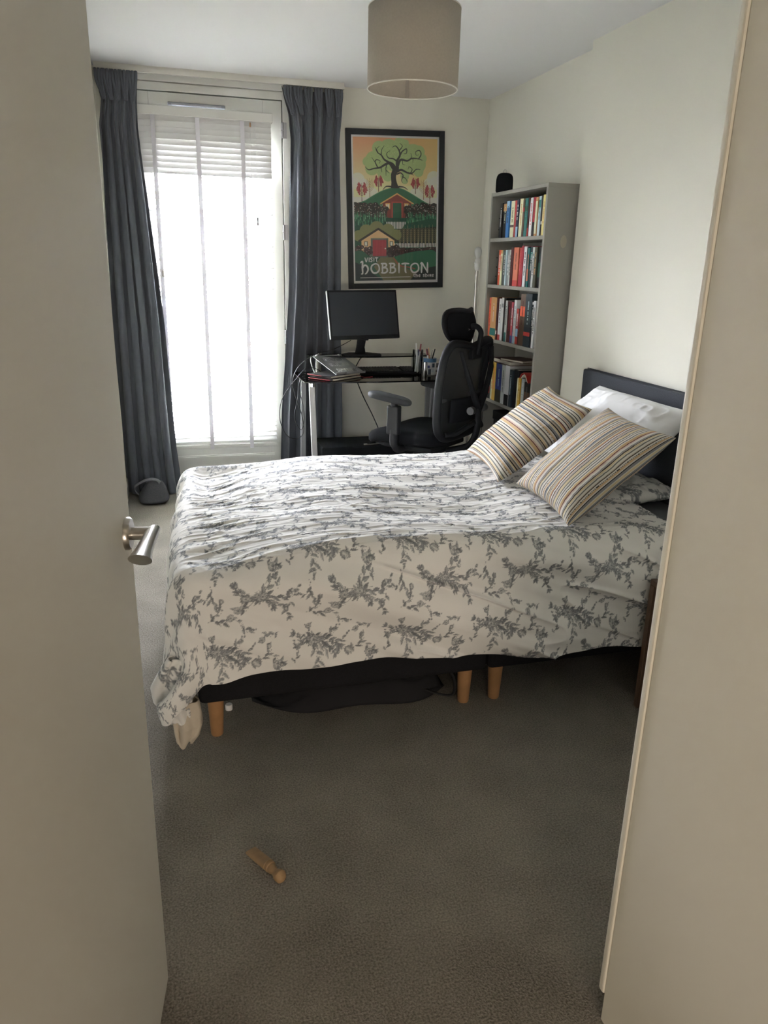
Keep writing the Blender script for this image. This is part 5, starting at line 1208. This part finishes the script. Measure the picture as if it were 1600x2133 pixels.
# rear Y-shaped support, lumbar pad, knob
MB().tube(spline([(0, -.20, .41), (0, -.33, .46), (0, -.375, .56), (0, -.375, .68)], 6), [.030]*6+[.028]*6+[.026]*7, 10, flat=.6).build('rear_spine', black_m, ch, smooth=True)
for sd in (-1, 1):
    MB().tube(spline([(0, -.375, .66), (sd*.07, -.375, .76), (sd*.14, -.365, .88), (sd*.175, -.345, .985)], 7), [.021]*8+[.017]*7+[.013]*7, 8, flat=.6).build('rear_arm', black_m, ch, smooth=True)
    MB().tube(spline([(0, -.37, .60), (sd*.08, -.35, .575), (sd*.15, -.32, .545), (sd*.19, -.285, .54)], 7), .016, 8, flat=.8).build('lower_brace', black_m, ch, smooth=True)
    MB().cyl((sd*.055, -.37, .665), (sd*.085, -.37, .665), .021, n=24).build('lumbar_knob', mat('knob_grey', (.13, .13, .13), .35, .5), ch, smooth=40)
    # armrest
    ax = sd*.275
    MB().tube(spline([(sd*.16, -.02, .432), (sd*.24, -.02, .434), (ax, -.015, .47), (ax, -.012, .56), (ax, -.01, .70)], 6), [.017]*12+[.021]*6+[.018]*7, 10, flat=1.3).build('armrest_post', greyplas_m, ch, smooth=True)
    MB().bx(ax-.024, ax+.024, -.045, .025, .52, .68).build('post_sleeve', greyplas_m, ch, bevel=.01, segs=3)
    vs = []; n = 28; fs = []
    for z, sc in ((.699, .75), (.703, .95), (.712, 1.0), (.724, 1.0), (.732, .93), (.735, .7)):
        for k in range(n):
            a = 2*PI*k/n; c_, s_ = math.cos(a), math.sin(a); y = .135*math.copysign(abs(s_)**.8, s_); wdt = .043*(1+.15*s_)
            vs.append((ax+wdt*sc*math.copysign(abs(c_)**.7, c_), y*sc+.02, z+.010*(y/.135)-.014*max(0, -y/.135-.6)))
    for j in range(5):
        for k in range(n): fs.append((j*n+k, j*n+(k+1) % n, (j+1)*n+(k+1) % n, (j+1)*n+k))
    fs += [tuple(range(n-1, -1, -1)), tuple(5*n+k for k in range(n))]
    MB().add(vs, fs).build('armrest_pad', mat('armrest_grey', (.022, .024, .028), .7), ch, smooth=50)
lp = [(x, backy(z)-.075-.0*z+.03*(x/.16)**2, z) for z in np.linspace(.60, .73, 8) for x in np.linspace(-.16, .16, 14)]
MB().add(lp, [(j*14+i, j*14+i+1, (j+1)*14+i+1, (j+1)*14+i) for j in range(7) for i in range(13)]).build('lumbar_pad', blackfab_m, ch, smooth=True, solid=.012)
# headrest: bracket, frame loop, curved pad
MB().tube(spline([(0, -.345, .955), (0, -.360, 1.03), (0, -.362, 1.075), (0, -.335, 1.10), (0, -.30, 1.095)], 6), .019, 10, flat=.7).build('headrest_bracket', black_m, ch, smooth=True)
MB().bx(-.055, .055, -.352, -.325, .93, .985).build('bracket_mount', black_m, ch, bevel=.006)
hp_ = []
for x, z in [(0, 1.172), (.07, 1.178), (.135, 1.168), (.158, 1.125), (.148, 1.075), (.112, 1.036), (.05, 1.022), (0, 1.020)]: hp_.append((x, z))
hp_ = hp_+[(-x, z) for x, z in hp_[-2:0:-1]]
hy = lambda x, z: -.300+.055*(x/.14)**2+.030*((z-1.10)/.085)**2
hl = spline([(x, hy(x, z), z) for x, z in hp_], 5, True)
MB().tube(hl, .0125, 8, closed=True, flat=1.3).build('headrest_frame', black_m, ch, smooth=True)
hin = [(p.x, p.z) for p in hl]; vs = []; fs = []; cx, cz = 0, 1.098; n = len(hin)
for r_ in (1.0, .8, .55, .3, .05):
    for x, z in hin: xx, zz = cx+(x-cx)*r_, cz+(z-cz)*r_; vs.append((xx, hy(xx, zz)-.006*(1-r_), zz))
for j in range(4):
    for k in range(n): fs.append((j*n+k, j*n+(k+1) % n, (j+1)*n+(k+1) % n, (j+1)*n+k))
MB().add(vs, fs).build('headrest_pad', blackfab_m, ch, smooth=True, solid=.010)
for sd in (-1, 1): MB().cyl((sd*.022, -.305, 1.085), (sd*.034, -.305, 1.085), .007, n=14).build('pivot_cap', chrome_m, ch, smooth=40)
MB().cyl((0, 0, .10), (0, 0, .39), .025, n=20).build('gas_column', black_m, ch, smooth=40)
for k in range(5):
    a = 2*PI*k/5+.2; e_ = (.29*math.cos(a), .29*math.sin(a))
    MB().tube([(0, 0, .105), (e_[0]*.5, e_[1]*.5, .095), (e_[0], e_[1], .075)], [.030, .024, .016], 8, flat=.8).build('base_arm', black_m, ch, smooth=40)
    MB().cyl((e_[0]-.02*math.sin(a), e_[1]+.02*math.cos(a), .0285), (e_[0]+.02*math.sin(a), e_[1]-.02*math.cos(a), .0285), .028, n=20).cyl((e_[0], e_[1], .05), (e_[0], e_[1], .08), .008).build('caster', black_m, ch, smooth=40)

# ================================================================== OUTSIDE, seen washed out through the blind
pale = mat('pale_render', (.78, .76, .72), .9); winm = mat('far_window', (.20, .27, .32), .2)
ab = thing('apartment_building', (0, 0, 0), 'pale apartment building across the street seen through the blind', 'building')
MB().bx(-14, 16, 34, 44, -3, 4.2).build('facade', pale, ab)
MB().bx(-14.3, 16.3, 33.7, 44.3, 4.2, 4.5).build('roof_edge', mat('roof_grey', (.3, .3, .3), .8), ab)
for i in range(14):
    for z in (2.0, -1.2): f = MB().bx(-12.5+i*2, -11.4+i*2, 33.94, 34.02, z, z+1.3).build('window', winm, ab)
hg = thing('hedge', (0, 0, 0), 'low green hedge outside, seen washed out through the bottom of the blind', 'hedge')
a = np.linspace(0, 1, 90); bq = np.linspace(0, PI, 16); A_, B_ = np.meshgrid(a, bq)
hx = -5+12*A_; hyy = 13-.7*np.cos(B_)+.25*fbm(A_*40, B_*3, 2); hz = -3+1.3*np.sin(B_)**.5+.22*fbm(A_*50, B_*4, 7)*np.sin(B_)
grid_mesh('foliage', hx, hyy, hz, mat('hedge_green', (.10, .20, .06), .9, var=(6, .4)), hg)

# repeats share a group
for cat_, grp_ in (('curtain', 'slate curtains beside the balcony door'), ('pillow', 'pillows at the head of the bed'), ('notebook', 'dark notebooks on the desk corner'), ('notepad', 'black notepads on the desk'), ('cable', 'black cables around the desk')):
    for o in C.objects:
        if o.parent is None and o.get('category') == cat_: o['group'] = grp_
